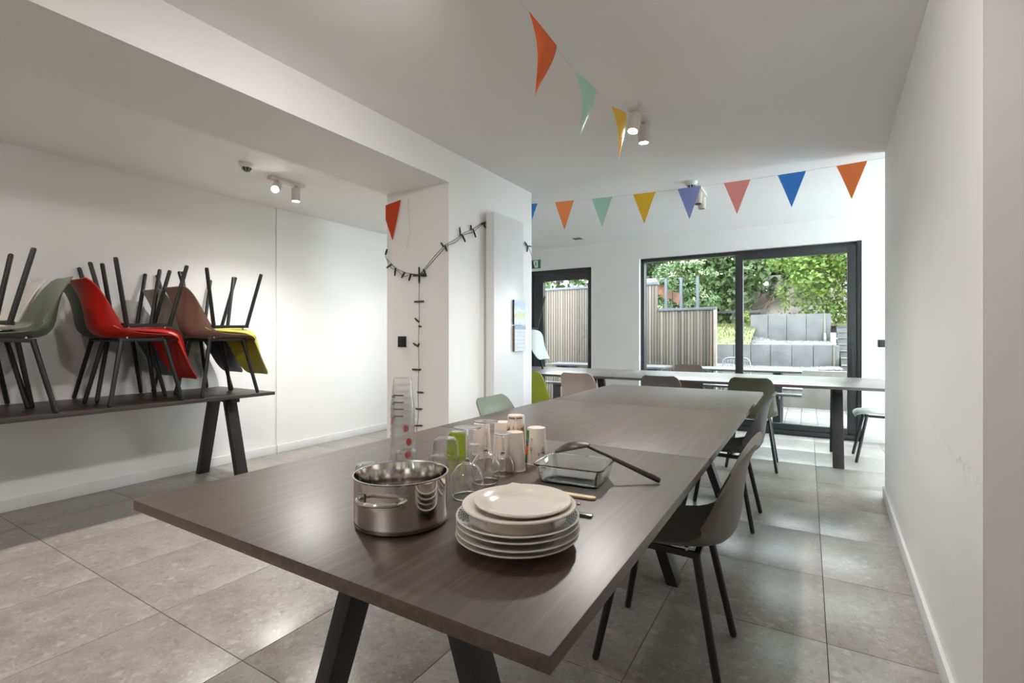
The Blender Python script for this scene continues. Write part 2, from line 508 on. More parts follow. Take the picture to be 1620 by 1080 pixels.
floor = struct('floor', MB().box(XL - .1, XR + .1, YB - .1, YF + .12, -.12, -.004), M['grout'])
TX0, TY0, TS = .063, 2.205, .6
tile_mesh = MB().box(-.2985, .2985, -.2985, .2985, -.012, 0).mesh('tile', bevel=.0012)
tile_mesh.materials.append(M['tile'])
for j in range(-4, 8):
    for i in range(-8, 5):
        cx, cy = TX0 + (i + .5) * TS, TY0 + (j + .5) * TS
        x0, x1 = max(cx - .2985, XL), min(cx + .2985, XR); y0, y1 = cy - .2985, min(cy + .2985, YF)
        if x1 - x0 < .03 or y1 - y0 < .03:
            continue
        if x1 - x0 > .59 and y1 - y0 > .59:
            o = link('tile', tile_mesh, None, floor); o.location = (cx, cy, 0)
        else:
            mb = MB().box(x0 - cx, x1 - cx, y0 - cy, y1 - cy, -.012, 0); o = mb.obj('tile', M['tile'], floor, bevel=.0012); o.location = (cx, cy, 0)
MB().box(XL, XR, YB, TY0 - 4 * TS - .003, -.012, 0).obj('rear_tiling', M['tile'], floor)

struct('ceiling', MB().box(XL - .1, XR + .1, YB - .1, YF + .1, ZC, ZC + .15), M['ceil'])
struct('ceiling', MB().box(XL, XMB + .2, YB, 4.45, ZCL, ZC), M['ceil'])
# left wall, its further half stands a little proud
struct('wall_left', MB().box(XL - .2, XL, YB, 2.98, -.1, ZC).box(XL - .2, XL + .014, 2.98, YF + .1, -.1, ZC), M['wall'])
struct('wall_rear', MB().box(XL - .2, XR + .2, YB - .2, YB, -.1, ZC), M['wall'])
struct('wall_far_right', MB().box(XR, XR + .3, YB, 4.55, -.1, ZC).box(XR, XR + .3, 6.5, YF + .34, -.1, ZC).box(XR, XR + .3, 4.55, 6.5, 2.3, ZC), M['wall'])
w3 = struct('added_window_3', MB().box(XR + .1, XR + .2, 4.55, 6.5, 2.24, 2.3).box(XR + .1, XR + .2, 4.55, 6.5, 0, .09).box(XR + .1, XR + .2, 4.55, 4.61, 0, 2.3).box(XR + .1, XR + .2, 6.44, 6.5, 0, 2.3), M['alu'], bevel=.004)  # added window, out of view, sending cool daylight across the back area
MB().box(XR + .15, XR + .158, 4.61, 6.44, .09, 2.24).obj('pane', M['pane'], w3)
struct('wall_middle', MB().box(XMB, XM, YP0, YP1, -.01, ZC).box(XMB, XM, YB, YP0, 2.27, ZC), M['wall'])
struct('wall_right', MB().prism([RW[0], (XR, RW[0][1]), (XR, RW[1][1]), RW[1]], -.01, ZC), M['wall'])
# window wall with a door, a sliding window and an added unseen window
WX0, WX1, WZ = -1.975, .515, 2.235      # sliding window opening
DX0, DX1, DZ = -3.70, -2.675, 2.175     # door opening
wb = MB()
for (a, b_, c, d) in ((XL - .2, DX0, -.1, ZC), (DX1, WX0, -.1, ZC), (WX1, 1.0, -.1, ZC), (2.4, XR + .2, -.1, ZC), (1.0, 2.4, WZ, ZC), (DX0, DX1, DZ, ZC), (WX0, WX1, WZ, ZC)):
    wb.box(a, b_, YF, YF + .34, c, d)
struct('wall_back', wb, M['wall'])


def skirt(name, p0, p1, n, h=.08, t=.014):
    """skirting along p0-p1, standing t proud along the normal n"""
    p0 = Vector((*p0, 0)); p1 = Vector((*p1, 0)); n = Vector((*n, 0)).normalized() * t
    mb = MB().prism([p0[:2], p1[:2], (p1 + n)[:2], (p0 + n)[:2]], 0.0, h)
    return struct(name, mb, M['skirting'], bevel=.003)


skirt('baseboard_left', (XL, YB), (XL, 2.98), (1, 0))
skirt('baseboard_left', (XL + .014, 2.98), (XL + .014, YF), (1, 0))
skirt('baseboard_right', RW[0], RW[1], (-1, .035))
skirt('baseboard_right_end', (RW[0][0], RW[0][1]), (XR, RW[0][1]), (0, -1))
skirt('baseboard_back', (WX1, YF), (1.0, YF), (0, -1))
skirt('baseboard_back', (DX1, YF), (WX0, YF), (0, -1))
skirt('baseboard_pier', (XMB, YP0), (XM, YP0), (0, -1))
skirt('baseboard_pier', (XM, YP0), (XM, YP1), (1, 0))

# sliding window: outer frame, fixed pane on the left, sliding sash on the right
YW = YF + .07
win = struct('window_1', MB().box(WX0, WX1, YW, YW + .12, WZ - .045, WZ).box(WX0, WX0 + .05, YW, YW + .12, .0, WZ).box(WX1 - .04, WX1, YW - .05, YW + .12, .0, WZ)
             .box(WX0, WX1, YW - .05, YW + .12, 0, .055), M['alu'], bevel=.004)
MB().box(WX0 + .05, -.75, YW + .08, YW + .088, .055, WZ - .045).obj('pane', M['pane'], win)
MB().box(WX0 + .05, -.75, YW + .06, YW + .11, .055, .13).obj('pane_rail', M['alu'], win, bevel=.004)
sash = MB().box(-.775, -.685, YW - .03, YW + .03, .055, WZ - .04).box(.385, WX1 - .035, YW - .03, YW + .03, .055, WZ - .04) \
    .box(-.685, .385, YW - .03, YW + .03, 2.115, WZ - .04).box(-.685, .385, YW - .03, YW + .03, .055, .125).obj('sliding_sash', M['alu'], win, bevel=.004)
MB().box(-.685, .385, YW - .004, YW + .004, .125, 2.115).obj('pane', M['pane'], sash)
hnd = MB().bar((.43, YW - .055, .72), (.43, YW - .055, 1.02), .014, .014, (0, 1, 0)).box(.423, .437, YW - .055, YW - .028, .735, .75).box(.423, .437, YW - .055, YW - .028, .99, 1.005)
hnd.obj('pull_handle', M['blk_metal'], sash, bevel=.003)

w2 = struct('added_window_2', MB().box(1.0, 2.4, YW, YW + .12, WZ - .05, WZ).box(1.0, 1.06, YW, YW + .12, 0, WZ).box(2.34, 2.4, YW, YW + .12, 0, WZ).box(1.0, 2.4, YW, YW + .12, 0, .09), M['alu'], bevel=.004)  # hidden window, added to let more daylight into the window end
MB().box(1.06, 2.34, YW + .05, YW + .058, .09, WZ - .05).obj('pane', M['pane'], w2)

# glazed door on the left
dr = struct('door_1', MB().box(DX0, DX1, YF + .03, YF + .13, DZ - .055, DZ).box(DX0, DX0 + .05, YF + .03, YF + .13, 0, DZ).box(DX1 - .045, DX1, YF + .03, YF + .13, 0, DZ), M['alu'], bevel=.004)
leaf = MB().box(DX0 + .055, -3.475, YF + .04, YF + .11, .012, DZ - .06).box(-2.745, DX1 - .048, YF + .04, YF + .11, .012, DZ - .06) \
    .box(-3.475, -2.745, YF + .04, YF + .11, 2.01, DZ - .06).box(-3.475, -2.745, YF + .04, YF + .11, .012, .12).obj('door_leaf', M['alu'], dr, bevel=.004)
MB().box(-3.475, -2.745, YF + .07, YF + .078, .12, 2.01).obj('pane', M['pane'], leaf)
MB().box(-3.56, -3.535, YF + .0, YF + .045, 1.0, 1.02).box(-3.56, -3.43, YF - .01, YF + .005, 1.0, 1.02).obj('door_handle', M['blk_metal'], leaf)

# scuffed streak of bare filler on the right wall
rwv = (Vector((*RW[1], 0)) - Vector((*RW[0], 0))).normalized(); rwn = Vector((-rwv.y, rwv.x, 0))
scf = MB()
for k in range(90):
    t = random.random(); s_ = .03 + t * 1.15
    zz = .797 + .012 * s_ + random.gauss(0, .012 * (1.3 - t)) - .015 * (1 - t)
    L = random.uniform(.006, .03) * (1.2 - t * .7); hh = random.uniform(.002, .009) * (1.3 - t)
    p = Vector((*RW[0], 0)) + rwv * s_ + rwn * .0006
    q = p + rwv * L
    scf.quad((p.x, p.y, zz - hh), (q.x, q.y, zz - hh * random.random()), (q.x, q.y, zz + hh * random.random()), (p.x, p.y, zz + hh))
rw_o = [o for o in bpy.data.objects if o.name == 'wall_right'][0]
sc_o = scf.obj('scuff_marks', mat('bare_filler', (.95, .96, .97, 1), .5), rw_o, fix=False)
sc_o['kind'] = 'stuff'

# ------------------------------------------------------------------ main table
TT = .74; TH = .026


def a_leg(axis, cx, cy, sgn, top_half, foot_half, zt, mat_, parent, w=.05, d=.085):
    """one splayed leg of a trestle; axis 'x' splays along x"""
    if axis == 'x':
        p1 = (cx + sgn * top_half, cy, zt); p0 = (cx + sgn * foot_half, cy, 0); up = (0, 1, 0)
    else:
        p1 = (cx, cy + sgn * top_half, zt); p0 = (cx, cy + sgn * foot_half, 0); up = (1, 0, 0)
    return MB().bar(p0, p1, w, d, up, ends='z').obj('leg', mat_, parent, bevel=.003)


mt = thing('dining_table', 'long dark wood dining table with dishes on it, running towards the windows', 'table', (-.89, 0, 0))
X0, X1 = -1.49 + .89, -.29 + .89
for (a, b_) in ((.578, 1.8), (1.802, 2.978), (2.98, 4.2)):
    o = MB().box(X0, X1, a, b_ - .001, TT - TH, TT).obj('tabletop_panel', M['top'], mt, bevel=.0015)
for y in (.95, 2.38, 3.83):
    MB().box(-.24, .24, y - .035, y + .035, TT - TH - .055, TT - TH).obj('trestle_bar', M['blk_wood'], mt, bevel=.003)
    for s_ in (-1, 1):
        a_leg('x', 0, y, s_, .105, .35, TT - TH - .01, M['blk_wood'], mt)
MB().box(-.04, .04, .99, 3.79, TT - TH - .05, TT - TH).obj('centre_rail', M['blk_wood'], mt)


def far_table(x0, x1, y0, y1, label, legs_at):
    t = thing('dining_table', label, 'table', ((x0 + x1) / 2, (y0 + y1) / 2, 0))
    hx, hy = (x1 - x0) / 2, (y1 - y0) / 2
    MB().box(-hx, hx, -hy, hy, TT - TH, TT).obj('tabletop', M['top_x'], t, bevel=.002)
    for x in legs_at:
        lx = x - (x0 + x1) / 2
        MB().box(lx - .035, lx + .035, -.24, .24, TT - TH - .055, TT - TH).obj('trestle_bar', M['blk_wood'], t, bevel=.003)
        for s_ in (-1, 1):
            a_leg('y', lx, 0, s_, .12, .365, TT - TH - .01, M['blk_wood'], t, .085 if False else .05, .085)
    MB().box(-hx + .45, hx - .45, -.035, .035, TT - TH - .05, TT - TH).obj('centre_rail', M['blk_wood'], t)
    return t


far_table(-1.758, .64, 4.98, 6.17, 'dark dining table along the window wall, right of the two pushed together', (-1.35, .235))
far_table(-4.158, -1.762, 4.98, 6.17, 'dark dining table before the glazed door, left of the two pushed together', (-3.75, -2.17))

lt_z = .715
lt = thing('side_table', 'narrow dark table against the left wall carrying the stacked chairs', 'table', (-4.13, .8, 0))
MB().box(-.40, .40, -1.2, 1.63, lt_z - .026, lt_z).obj('tabletop', M['top_left'], lt, bevel=.002)
for y in (-.9, 1.42):
    MB().box(-.2, .2, y - .035, y + .035, lt_z - .08, lt_z - .026).obj('trestle_bar', M['blk_wood'], lt, bevel=.003)
    for s_ in (-1, 1):
        a_leg('x', 0, y, s_, .105, .30, lt_z - .03, M['blk_wood'], lt, .05, .085)
MB().box(-.035, .035, -.86, 1.38, lt_z - .07, lt_z - .026).obj('centre_rail', M['blk_wood'], lt)


# ------------------------------------------------------------------ chairs
def catmull(pts, n):
    out = []; m = len(pts)
    P = [pts[0]] + list(pts) + [pts[-1]]
    for i in range(m - 1):
        for k in range(n):
            t = k / n; a, b_, c, d = P[i], P[i + 1], P[i + 2], P[i + 3]
            out.append(tuple(.5 * (2 * b_[q] + (c[q] - a[q]) * t + (2 * a[q] - 5 * b_[q] + 4 * c[q] - d[q]) * t * t + (3 * b_[q] - a[q] - 3 * c[q] + d[q]) * t ** 3) for q in range(len(b_))))
    out.append(tuple(pts[-1]))
    return out


# seat-back curve: y (front +), z, half width, how far the side edges lift towards the sitter
SHELL = [(.222, .420, .150, .000), (.214, .438, .178, .001), (.185, .454, .195, .003), (.11, .459, .203, .008), (.02, .452, .206, .020),
         (-.07, .446, .207, .036), (-.140, .447, .207, .060), (-.194, .464, .205, .082), (-.227, .507, .202, .090), (-.239, .572, .197, .074),
         (-.246, .640, .190, .050), (-.255, .700, .183, .030), (-.270, .753, .174, .016), (-.289, .793, .157, .008), (-.302, .813, .125, .004)]



def shell_mesh():
    st = catmull(SHELL, 2); nu = 14; v = []; f = []; ns = len(st)
    th = .011
    for layer in (0, 1):
        for i, (y, z, hw, amt) in enumerate(st):
            a = st[max(i - 1, 0)]; b_ = st[min(i + 1, ns - 1)]
            t = Vector((b_[0] - a[0], b_[1] - a[1])).normalized()
            n = Vector((t.y, -t.x))
            if n.x * 0 + n.y < 0 and i < ns * .4:
                n = -n
            if i >= ns * .4 and n.x < 0:
                n = -n
            for k in range(nu + 1):
                u = -1 + 2 * k / nu
                e = amt * abs(u) ** 2.4
                off = e - (th if layer else 0) * (1 - .35 * abs(u) ** 6)
                v.append((u * hw, y + n.x * off, z + n.y * off))
    W = nu + 1
    for i in range(ns - 1):
        for k in range(nu):
            a = i * W + k
            f.append((a, a + 1, a + W + 1, a + W))
            q = ns * W + a
            f.append((q, q + W, q + W + 1, q + 1))
    o = ns * W
    for i in range(ns - 1):
        for k, s_ in ((0, 0), (nu, 1)):
            a = i * W + k; b_ = a + W
            f.append((a, b_, o + b_, o + a) if s_ == 0 else (a, o + a, o + b_, b_))
    for k in range(nu):
        f.append((k, o + k, o + k + 1, k + 1))
        a = (ns - 1) * W + k
        f.append((a, a + 1, o + a + 1, o + a))
    mb = MB(); mb.v = v; mb.f = f
    return mb.mesh('shell', angle=60)


SH = shell_mesh()
leg_meshes = []
for sx in (-1, 1):
    for sy in (-1, 1):
        leg_meshes.append(MB().tube([(sx * .135, sy * .125 + .005, .428), (sx * .197, sy * .207 + .005, .012), (sx * .198, sy * .2085 + .005, .004), (sx * .1985, sy * .209 + .005, 0)],
                                    [.0138, .0132, .012, .007], 10).mesh('leg', angle=50))
rail_meshes = [MB().bar((sx * .135, -.135, .424), (sx * .135, .15, .430), .016, .022, (0, 0, 1)).mesh('side_rail', bevel=.002) for sx in (-1, 1)]
cross_meshes = [MB().bar((-.142, y, .420), (.142, y, .420), .02, .014, (0, 0, 1)).mesh('cross_bar', bevel=.002) for y in (-.12, .13)]
spacer_meshes = [MB().cylbar((sx * .135, y, .425), (sx * .135, y, .447), .007, 8).mesh('spacer') for sx in (-1, 1) for y in (-.09, .12)]
for m_ in leg_meshes + rail_meshes + cross_meshes:
    m_.materials.append(M['blk_metal'])
SHELL_CACHE = {}


def chair(color, label, loc, rotz, inverted=False, group=None, rough=.42):
    key = color
    if key not in SHELL_CACHE:
        sm = SH.copy(); sm.materials.append(mat('shell_plastic', lin(*color), rough, noise=.03, nscale=20, bump=.05, bscale=400))
        SHELL_CACHE[key] = sm
    t = thing('shell_chair', label, 'chair', loc, 0, group)
    if inverted:
        t.rotation_euler = (PI, 0, rotz)
    else:
        t.rotation_euler = (0, 0, rotz)
    link('shell', SHELL_CACHE[key], None, t)
    for m_ in leg_meshes: link('leg', m_, None, t)
    for m_ in rail_meshes: link('side_rail', m_, None, t)
    for m_ in cross_meshes: link('cross_bar', m_, None, t)
    for m_ in spacer_meshes:
        if len(m_.materials) == 0: m_.materials.append(M['steel_in'])
        link('spacer', m_, None, t)
    return t


G1 = 'chairs drawn up to the long table'
chair((110, 105, 100), 'taupe shell chair nearest the camera, drawn up to the right of the long table', (-.445, 1.868, 0), PI / 2 + .02, group=G1)
chair((74, 75, 78), 'charcoal shell chair behind the taupe one at the right of the long table', (-.475, 3.42, 0), PI / 2 - .03, group=G1)
chair((104, 114, 98), 'sage shell chair tucked under the left edge of the long table', (-1.30, 2.40, 0), -PI / 2, group=G1)
G2 = 'chairs drawn up to the tables along the windows'
chair((86, 88, 68), 'olive shell chair at the window table beside the far corner of the long table', (-.43, 4.93, 0), .04, group=G2)
chair((106, 99, 94), 'dark taupe shell chair with only its back rim above the long table end', (-1.14, 4.74, 0), 0, group=G2)
chair((176, 156, 144), 'dusty pink shell chair facing away, beside the lime chair', (-1.93, 4.69, 0), 0, group=G2)
chair((158, 168, 50), 'lime green shell chair half hidden by the white pier', (-2.47, 4.66, 0), 0, group=G2)
chair((112, 101, 92), 'brown shell chair on the garden side of the window table', (-1.28, 6.12, 0), PI, group=G2)
chair((222, 234, 226), 'mint white shell chair at the right end of the window table', (.60, 5.72, 0), PI / 2, group=G2)

zt = lt_z
ZI = 2 * .4592 + .034       # upside-down chair lying seat on seat
FX, BX = -3.955, -4.345
G3 = 'chairs stacked on the side table'
chair((92, 100, 84), 'sage green chair standing on the side table with its back towards the red chairs', (FX, .87, zt), PI, group=G3)
chair((96, 100, 92), 'upside-down chair on the sage one, its black legs at the left picture edge', (FX, .765, zt + ZI), PI, True, group=G3)
chair((166, 26, 14), 'red chair standing upright on the side table', (FX, 1.535, zt), 0, group=G3)
chair((180, 30, 18), 'red chair lying upside down on the upright red one, back hanging down', (FX, 1.575, zt + ZI), 0, True, group=G3)
chair((140, 110, 96), 'dusty tan chair standing upright on the side table, the right-hand end of its row', (FX, 2.085, zt), 0, group=G3)
chair((186, 180, 70), 'lime yellow chair lying upside down on the tan one, back hanging down', (FX, 2.125, zt + ZI), 0, True, group=G3)
chair((226, 224, 216), 'white chair on the side table by the wall, behind the sage green one', (BX, .85, zt), PI, group=G3)
chair((58, 68, 58), 'dark green chair by the wall between the sage and red chairs', (BX, 1.60, zt), 0, group=G3)
chair((92, 116, 124), 'grey-blue chair upside down by the wall behind the red ones, back hanging down', (BX, 1.64, zt + ZI), 0, True, group=G3)
chair((168, 160, 150), 'light beige chair by the wall between the red and tan chairs', (BX, 2.10, zt), 0, group=G3)
chair((72, 82, 76), 'dark grey-green chair upside down by the wall behind the tan one', (BX, 2.14, zt + ZI), 0, True, group=G3)
G4 = 'chairs stacked on the window table'
chair((200, 210, 204), 'upright pale chair on the table before the glazed door', (-3.18, 5.5, TT), -PI / 2, group=G4)
chair((214, 226, 220), 'pale mint chair upside down on the table before the glazed door', (-3.14, 5.5, TT + ZI), -PI / 2, True, group=G4)


# ------------------------------------------------------------------ ceiling lamps and detectors
def spot_lamp(x, y, z, label, aim=None, aim2=None, lit=True, power=1.0, yaw=0.0, p1=1.0, col=LAMP_COL):
    t = thing('ceiling_spotlight', label, 'lamp', (x, y, z), yaw, 'twin-headed ceiling spotlights')
    MB().box(-.035, .035, -.15, .15, -.025, 0).obj('ceiling_plate', M['beige_metal'], t, bevel=.003)
    for k, (yy, d) in enumerate(((-.085, aim or (0, -.45, -1)), (.085, aim2 or (0, 0, -1)))):
        d = Vector(d).normalized()
        a = Vector((0, yy, -.065)) - d * .02
        hd = MB().cylbar((0, yy, -.025), (0, yy, -.06), .008, 10).cylbar(a, a + d * .105, .034, 24).obj('lamp_head', M['beige_metal'], t)
        e = a + d * .1055
        MB().cylbar(e - d * .002, e, .027, 24).obj('lens', M['lamp_on'] if lit else M['lamp_off'], hd)
        if lit:
            L = bpy.data.lights.new('spot_beam', 'SPOT'); L.energy = LAMP_W * power * (p1 if k == 0 else 1); L.color = col
            L.spot_size = math.radians(100 if (aim and k == 0 and abs(aim[2]) < .9) else 140); L.spot_blend = 1.0; L.shadow_soft_size = .05
            lo = bpy.data.objects.new('spot_beam', L); COL.objects.link(lo); lo.parent = t
            lo.location = e + d * .012
            lo.rotation_euler = d.to_track_quat('-Z', 'Y').to_euler()
    return t


spot_lamp(-.86, 2.90, ZC, 'lit white twin spotlight on the ceiling, holding the end of the bunting', (-.1, -.25, -1), (0, .06, -1), power=.46)
spot_lamp(-.84, 4.72, ZC, 'unlit white twin spotlight on the ceiling behind the periwinkle flag', (0, -.2, -1), lit=False)
spot_lamp(-3.68, 2.50, ZCL, 'glaring white twin spotlight on the ceiling of the left bay', (.75, -.75, -.75), power=.85, p1=.3)
spot_lamp(-3.68, 4.25, ZCL, 'unseen white twin spotlight added behind the pier to light the left bay', (0, .4, -1), (0, -.4, -1), power=.22)  # added fill lamp, out of view, brightening the far left wall
spot_lamp(1.45, 5.5, ZC, 'unseen white twin spotlight added behind the right wall to light the right bay', (-.3, .2, -1), (-.3, -.2, -1), power=.2)  # added fill lamp, never in view, lifting the window end of the room
# further lamps of the two rows, above and behind the photographer
spot_lamp(-.86, 1.05, ZC, 'white twin spotlight above the near end of the long table', (.8, .75, -.95), (-.95, .35, -.9), power=.32)
spot_lamp(-.86, -.9, ZC, 'unseen white twin spotlight behind the camera, washing the rear wall for fill', (0, -1, -.25), (-.9, .3, -1), power=.6, p1=2.6, col=(1.0, .93, .85))  # unseen; strong first head turned to the rear wall as bounce fill
spot_lamp(-3.68, .66, ZCL, 'white twin spotlight over the stacked chairs, left of the picture', (.35, -.3, -1), (.25, .1, -1), power=.20, col=(1.0, .86, .72))


def detector(x, y, z, label):
    t = thing('smoke_detector', label, 'smoke detector', (x, y, z), 0, 'ceiling smoke detectors')
    MB().lathe([(0, 0), (.052, 0), (.052, -.012), (.046, -.026), (.034, -.034), (0, -.034)], 28).obj('housing', M['plastic_white'], t)
    MB().lathe([(.034, -.033), (.03, -.046), (.016, -.060), (0, -.064)], 24).obj('grille', M['dark_grille'], t)
    for k in range(8):
        a = k * PI / 4
        MB().tube([(math.cos(a) * r, math.sin(a) * r, z_) for r, z_ in ((.0355, -.034), (.0312, -.047), (.017, -.0615), (.0, -.0655))], .0016, 5).obj('rib', M['plastic_white'], t)
    return t


detector(-3.57, 2.10, ZCL, 'smoke detector on the left bay ceiling beside the glaring spotlight')
detector(-.86, 4.42, ZC, 'smoke detector on the main ceiling above the bunting')
vt = thing('ceiling_vent', 'small dark square vent on the ceiling near the window wall', 'vent', (-2.67, 6.15, ZC))
MB().box(-.07, .07, -.07, .07, -.006, 0).obj('frame', M['plastic_white'], vt)
MB().box(-.055, .055, -.055, .055, -.009, -.005).obj('grille', M['dark_grille'], vt)


# ------------------------------------------------------------------ bunting
FLAG = dict(orange=lin(240, 122, 52), orange_pale=lin(252, 172, 104), mint=lin(204, 238, 226), yellow=lin(246, 212, 66), periwinkle=lin(172, 188, 238), pink=lin(250, 188, 184), blue=lin(84, 168, 242), red=lin(218, 70, 24))
FM = {k: cloth_mat('flag_' + k, c) for k, c in FLAG.items()}


def flag(parent, a, b_, drop, col, lean=(0, 0), bulge=.012):
    """triangular pennant hung between a and b_, tip drop metres below"""
    a = Vector(a); b_ = Vector(b_); tip = (a + b_) / 2 + Vector((lean[0], lean[1], -drop))
    e = (b_ - a).normalized(); n = e.cross(Vector((0, 0, 1))).normalized()
    rows = 7; mb = MB(); th = n * .0006; idx = {}
    for side in (0, 1):
        for i in range(rows + 1):
            t = i / rows
            p0 = a.lerp(tip, t); p1 = b_.lerp(tip, t)
            for j in range(3):
                u = j / 2
                p = p0.lerp(p1, u) + n * (bulge * math.sin(PI * t) * (1 if u == .5 else .5) + bulge * .5 * math.sin(4 * t + u)) + th * (1 if side else -1)
                idx[(side, i, j)] = len(mb.v); mb.v.append(tuple(p))
    for side in (0, 1):
        for i in range(rows):
            for j in range(2):
                q = [idx[(side, i, j)], idx[(side, i, j + 1)], idx[(side, i + 1, j + 1)], idx[(side, i + 1, j)]]
                mb.f.append(tuple(q))
    return mb.obj('flag', FM[col], parent, fix=False, angle=80)


def string_tube(parent, pts, r=.0012, m='string'):
    return MB().tube(catmull(pts, 6), r, 5).obj('string', M[m], parent)


bu = thing('flag_bunting', 'bunting of orange, mint and yellow flags rising to the ceiling spotlight', 'bunting', (0, 0, 0))
XB = -.86
string_tube(bu, [(XB, 1.06, 2.43), (XB, 1.3, 2.365), (XB, 1.545, 2.334), (XB, 1.755, 2.315), (XB, 1.955, 2.307), (XB, 2.175, 2.327), (XB, 2.41, 2.343), (XB, 2.63, 2.392), (XB - .005, 2.80, 2.44)], .0014)
flag(bu, (XB, 1.545, 2.334), (XB, 1.755, 2.315), .265, 'orange', (.0, -.045), .02)
flag(bu, (XB, 1.955, 2.307), (XB, 2.175, 2.327), .265, 'mint', (.0, -.04), .02)
flag(bu, (XB, 2.41, 2.343), (XB, 2.63, 2.392), .265, 'yellow', (.0, .02), .016)
MB().tube([(XB - .01, 2.79, 2.44), (XB - .03, 2.78, 2.40), (XB - .06, 2.75, 2.33)], .002, 5).obj('loose_end', M['string'], bu)

bw = thing('flag_bunting', 'long bunting of seven flags strung across the room before the windows', 'bunting', (0, 0, 0))


def bpt(x):
    t = (x + 2.45) / (.478 + 2.45)
    y = 4.10 + (4.43 - 4.10) * t
    z = 2.445 + .012 * t - .165 * t * (1 - t) + .0
    return (x, y, z)


string_tube(bw, [bpt(-2.45 + (2.928) * k / 12) for k in range(13)], .0013)
for xa, xb, c in ((-2.395, -2.205, 'blue'), (-2.03, -1.845, 'orange_pale'), (-1.68, -1.49, 'mint'), (-1.31, -1.12, 'yellow'), (-.94, -.755, 'periwinkle'), (-.585, -.39, 'pink'), (-.20, -.01, 'blue'), (.185, .375, 'orange_pale')):
    flag(bw, bpt(xa), bpt(xb), .265, c, (.0, .0), .006)

fr = thing('red_pennant', 'single red-orange pennant taped to the corner of the pier', 'pennant', (0, 0, 0))
yy = YP0 - .012
mb = MB()
for (a, b_) in (((-2.81, 2.185), (-2.66, 2.205)),):
    pts = [(-2.655, 2.205), (-2.812, 2.185), (-2.812, 2.075), (-2.738, 1.905)]
    for s_ in (0, -.0012):
        mb.quad(*[(x, yy + s_ - .006 * (2.2 - z), z) for x, z in pts])
mb.obj('flag', FM['red'], fr, fix=False)
MB().quad((-2.812, yy, 2.185), (-2.815, yy + .07, 2.18), (-2.815, yy + .02, 2.08), (-2.812, yy, 2.075)).obj('folded_corner', FM['red'], fr, fix=False)
tp = MB().tube(catmull([(-2.585, YP0 - .004, 2.205), (-2.575, YP0 - .01, 2.10), (-2.555, YP0 - .02, 2.02), (-2.552, YP0 - .018, 1.95), (-2.575, YP0 - .012, 1.88), (-2.585, YP0 - .008, 1.83)], 5), .0055, 5).obj('cord_strip', M['string'], None)
tag(tp, 'thin pale ribbon hanging on the pier beside the red pennant', 'ribbon')

# ------------------------------------------------------------------ fairy lights
fl = thing('fairy_light_string', 'black fairy light string draped over the pier and hanging to the floor', 'string lights', (0, 0, 0))
yr = YP0 - .007; xm_ = XM + .007
sw1 = [(-2.83, YP0 + .03, 1.86), (-2.817, yr, 1.79), (-2.79, yr, 1.755), (-2.71, yr, 1.69), (-2.63, yr, 1.655), (-2.55, yr, 1.635), (-2.47, yr, 1.625)]
sw1b = [(-2.817, yr, 1.785), (-2.76, yr - .004, 1.70), (-2.69, yr - .004, 1.668), (-2.62, yr - .004, 1.62), (-2.56, yr, 1.632), (-2.47, yr, 1.62)]
sw2 = [(-2.47, yr, 1.625), (-2.40, yr, 1.685), (-2.30, yr, 1.77), (-2.21, yr - .003, 1.825), (xm_, YP0 + .06, 1.865), (xm_, 2.93, 1.93), (xm_, 3.05, 1.985), (xm_, 3.17, 2.05), (xm_, 3.26, 2.095)]
sw2b = [(-2.47, yr, 1.62), (-2.39, yr, 1.675), (-2.29, yr, 1.755), (-2.205, yr - .003, 1.812), (xm_, YP0 + .07, 1.85), (xm_, 2.95, 1.925), (xm_, 3.06, 1.965), (xm_, 3.17, 2.04), (xm_, 3.26, 2.09)]
drop = [(-2.47, yr, 1.62), (-2.475, yr, 1.45), (-2.472, yr, 1.3), (-2.48, yr, 1.12), (-2.476, yr, .95), (-2.485, yr, .75), (-2.48, yr, .6), (-2.50, yr, .45), (-2.49, yr, .3), (-2.47, yr, .06)]
sw3 = [(XM + .007, 3.68, 2.19), (XM + .007, 3.72, 2.12), (XM + .007, 3.76, 2.06), (XM + .007, 3.85, 1.995), (XM + .007, 3.92, 1.985), (XM + .004, 4.0, 1.90), (XM - .02, 4.012, 1.84)]
sw0 = [(xm_, 3.26, 2.093), (xm_, 3.262, 1.9), (xm_, 3.262, 1.4)]
wires = [sw1, sw1b, sw2, sw2b, drop, sw3, sw0]
for w_ in wires:
    MB().tube(catmull(w_, 4), .0018, 5).obj('wire', M['wire'], fl)


def bulbs(path, at, face):
    P = [Vector(p) for p in catmull(path, 6)]
    for t, ang, L in at:
        p = P[int(t * (len(P) - 1))]
        d = Vector((math.cos(ang), 0, math.sin(ang))) if face == 'y' else Vector((.1, math.cos(ang), math.sin(ang)))
        off = Vector((0, -.004, 0)) if face == 'y' else Vector((.004, 0, 0))
        MB().tube([p + off, p + off + d * L * .65, p + off + d * L * 1.2], [.006, .0072, .0055], 7).obj('bulb', M['wire_green'], fl)


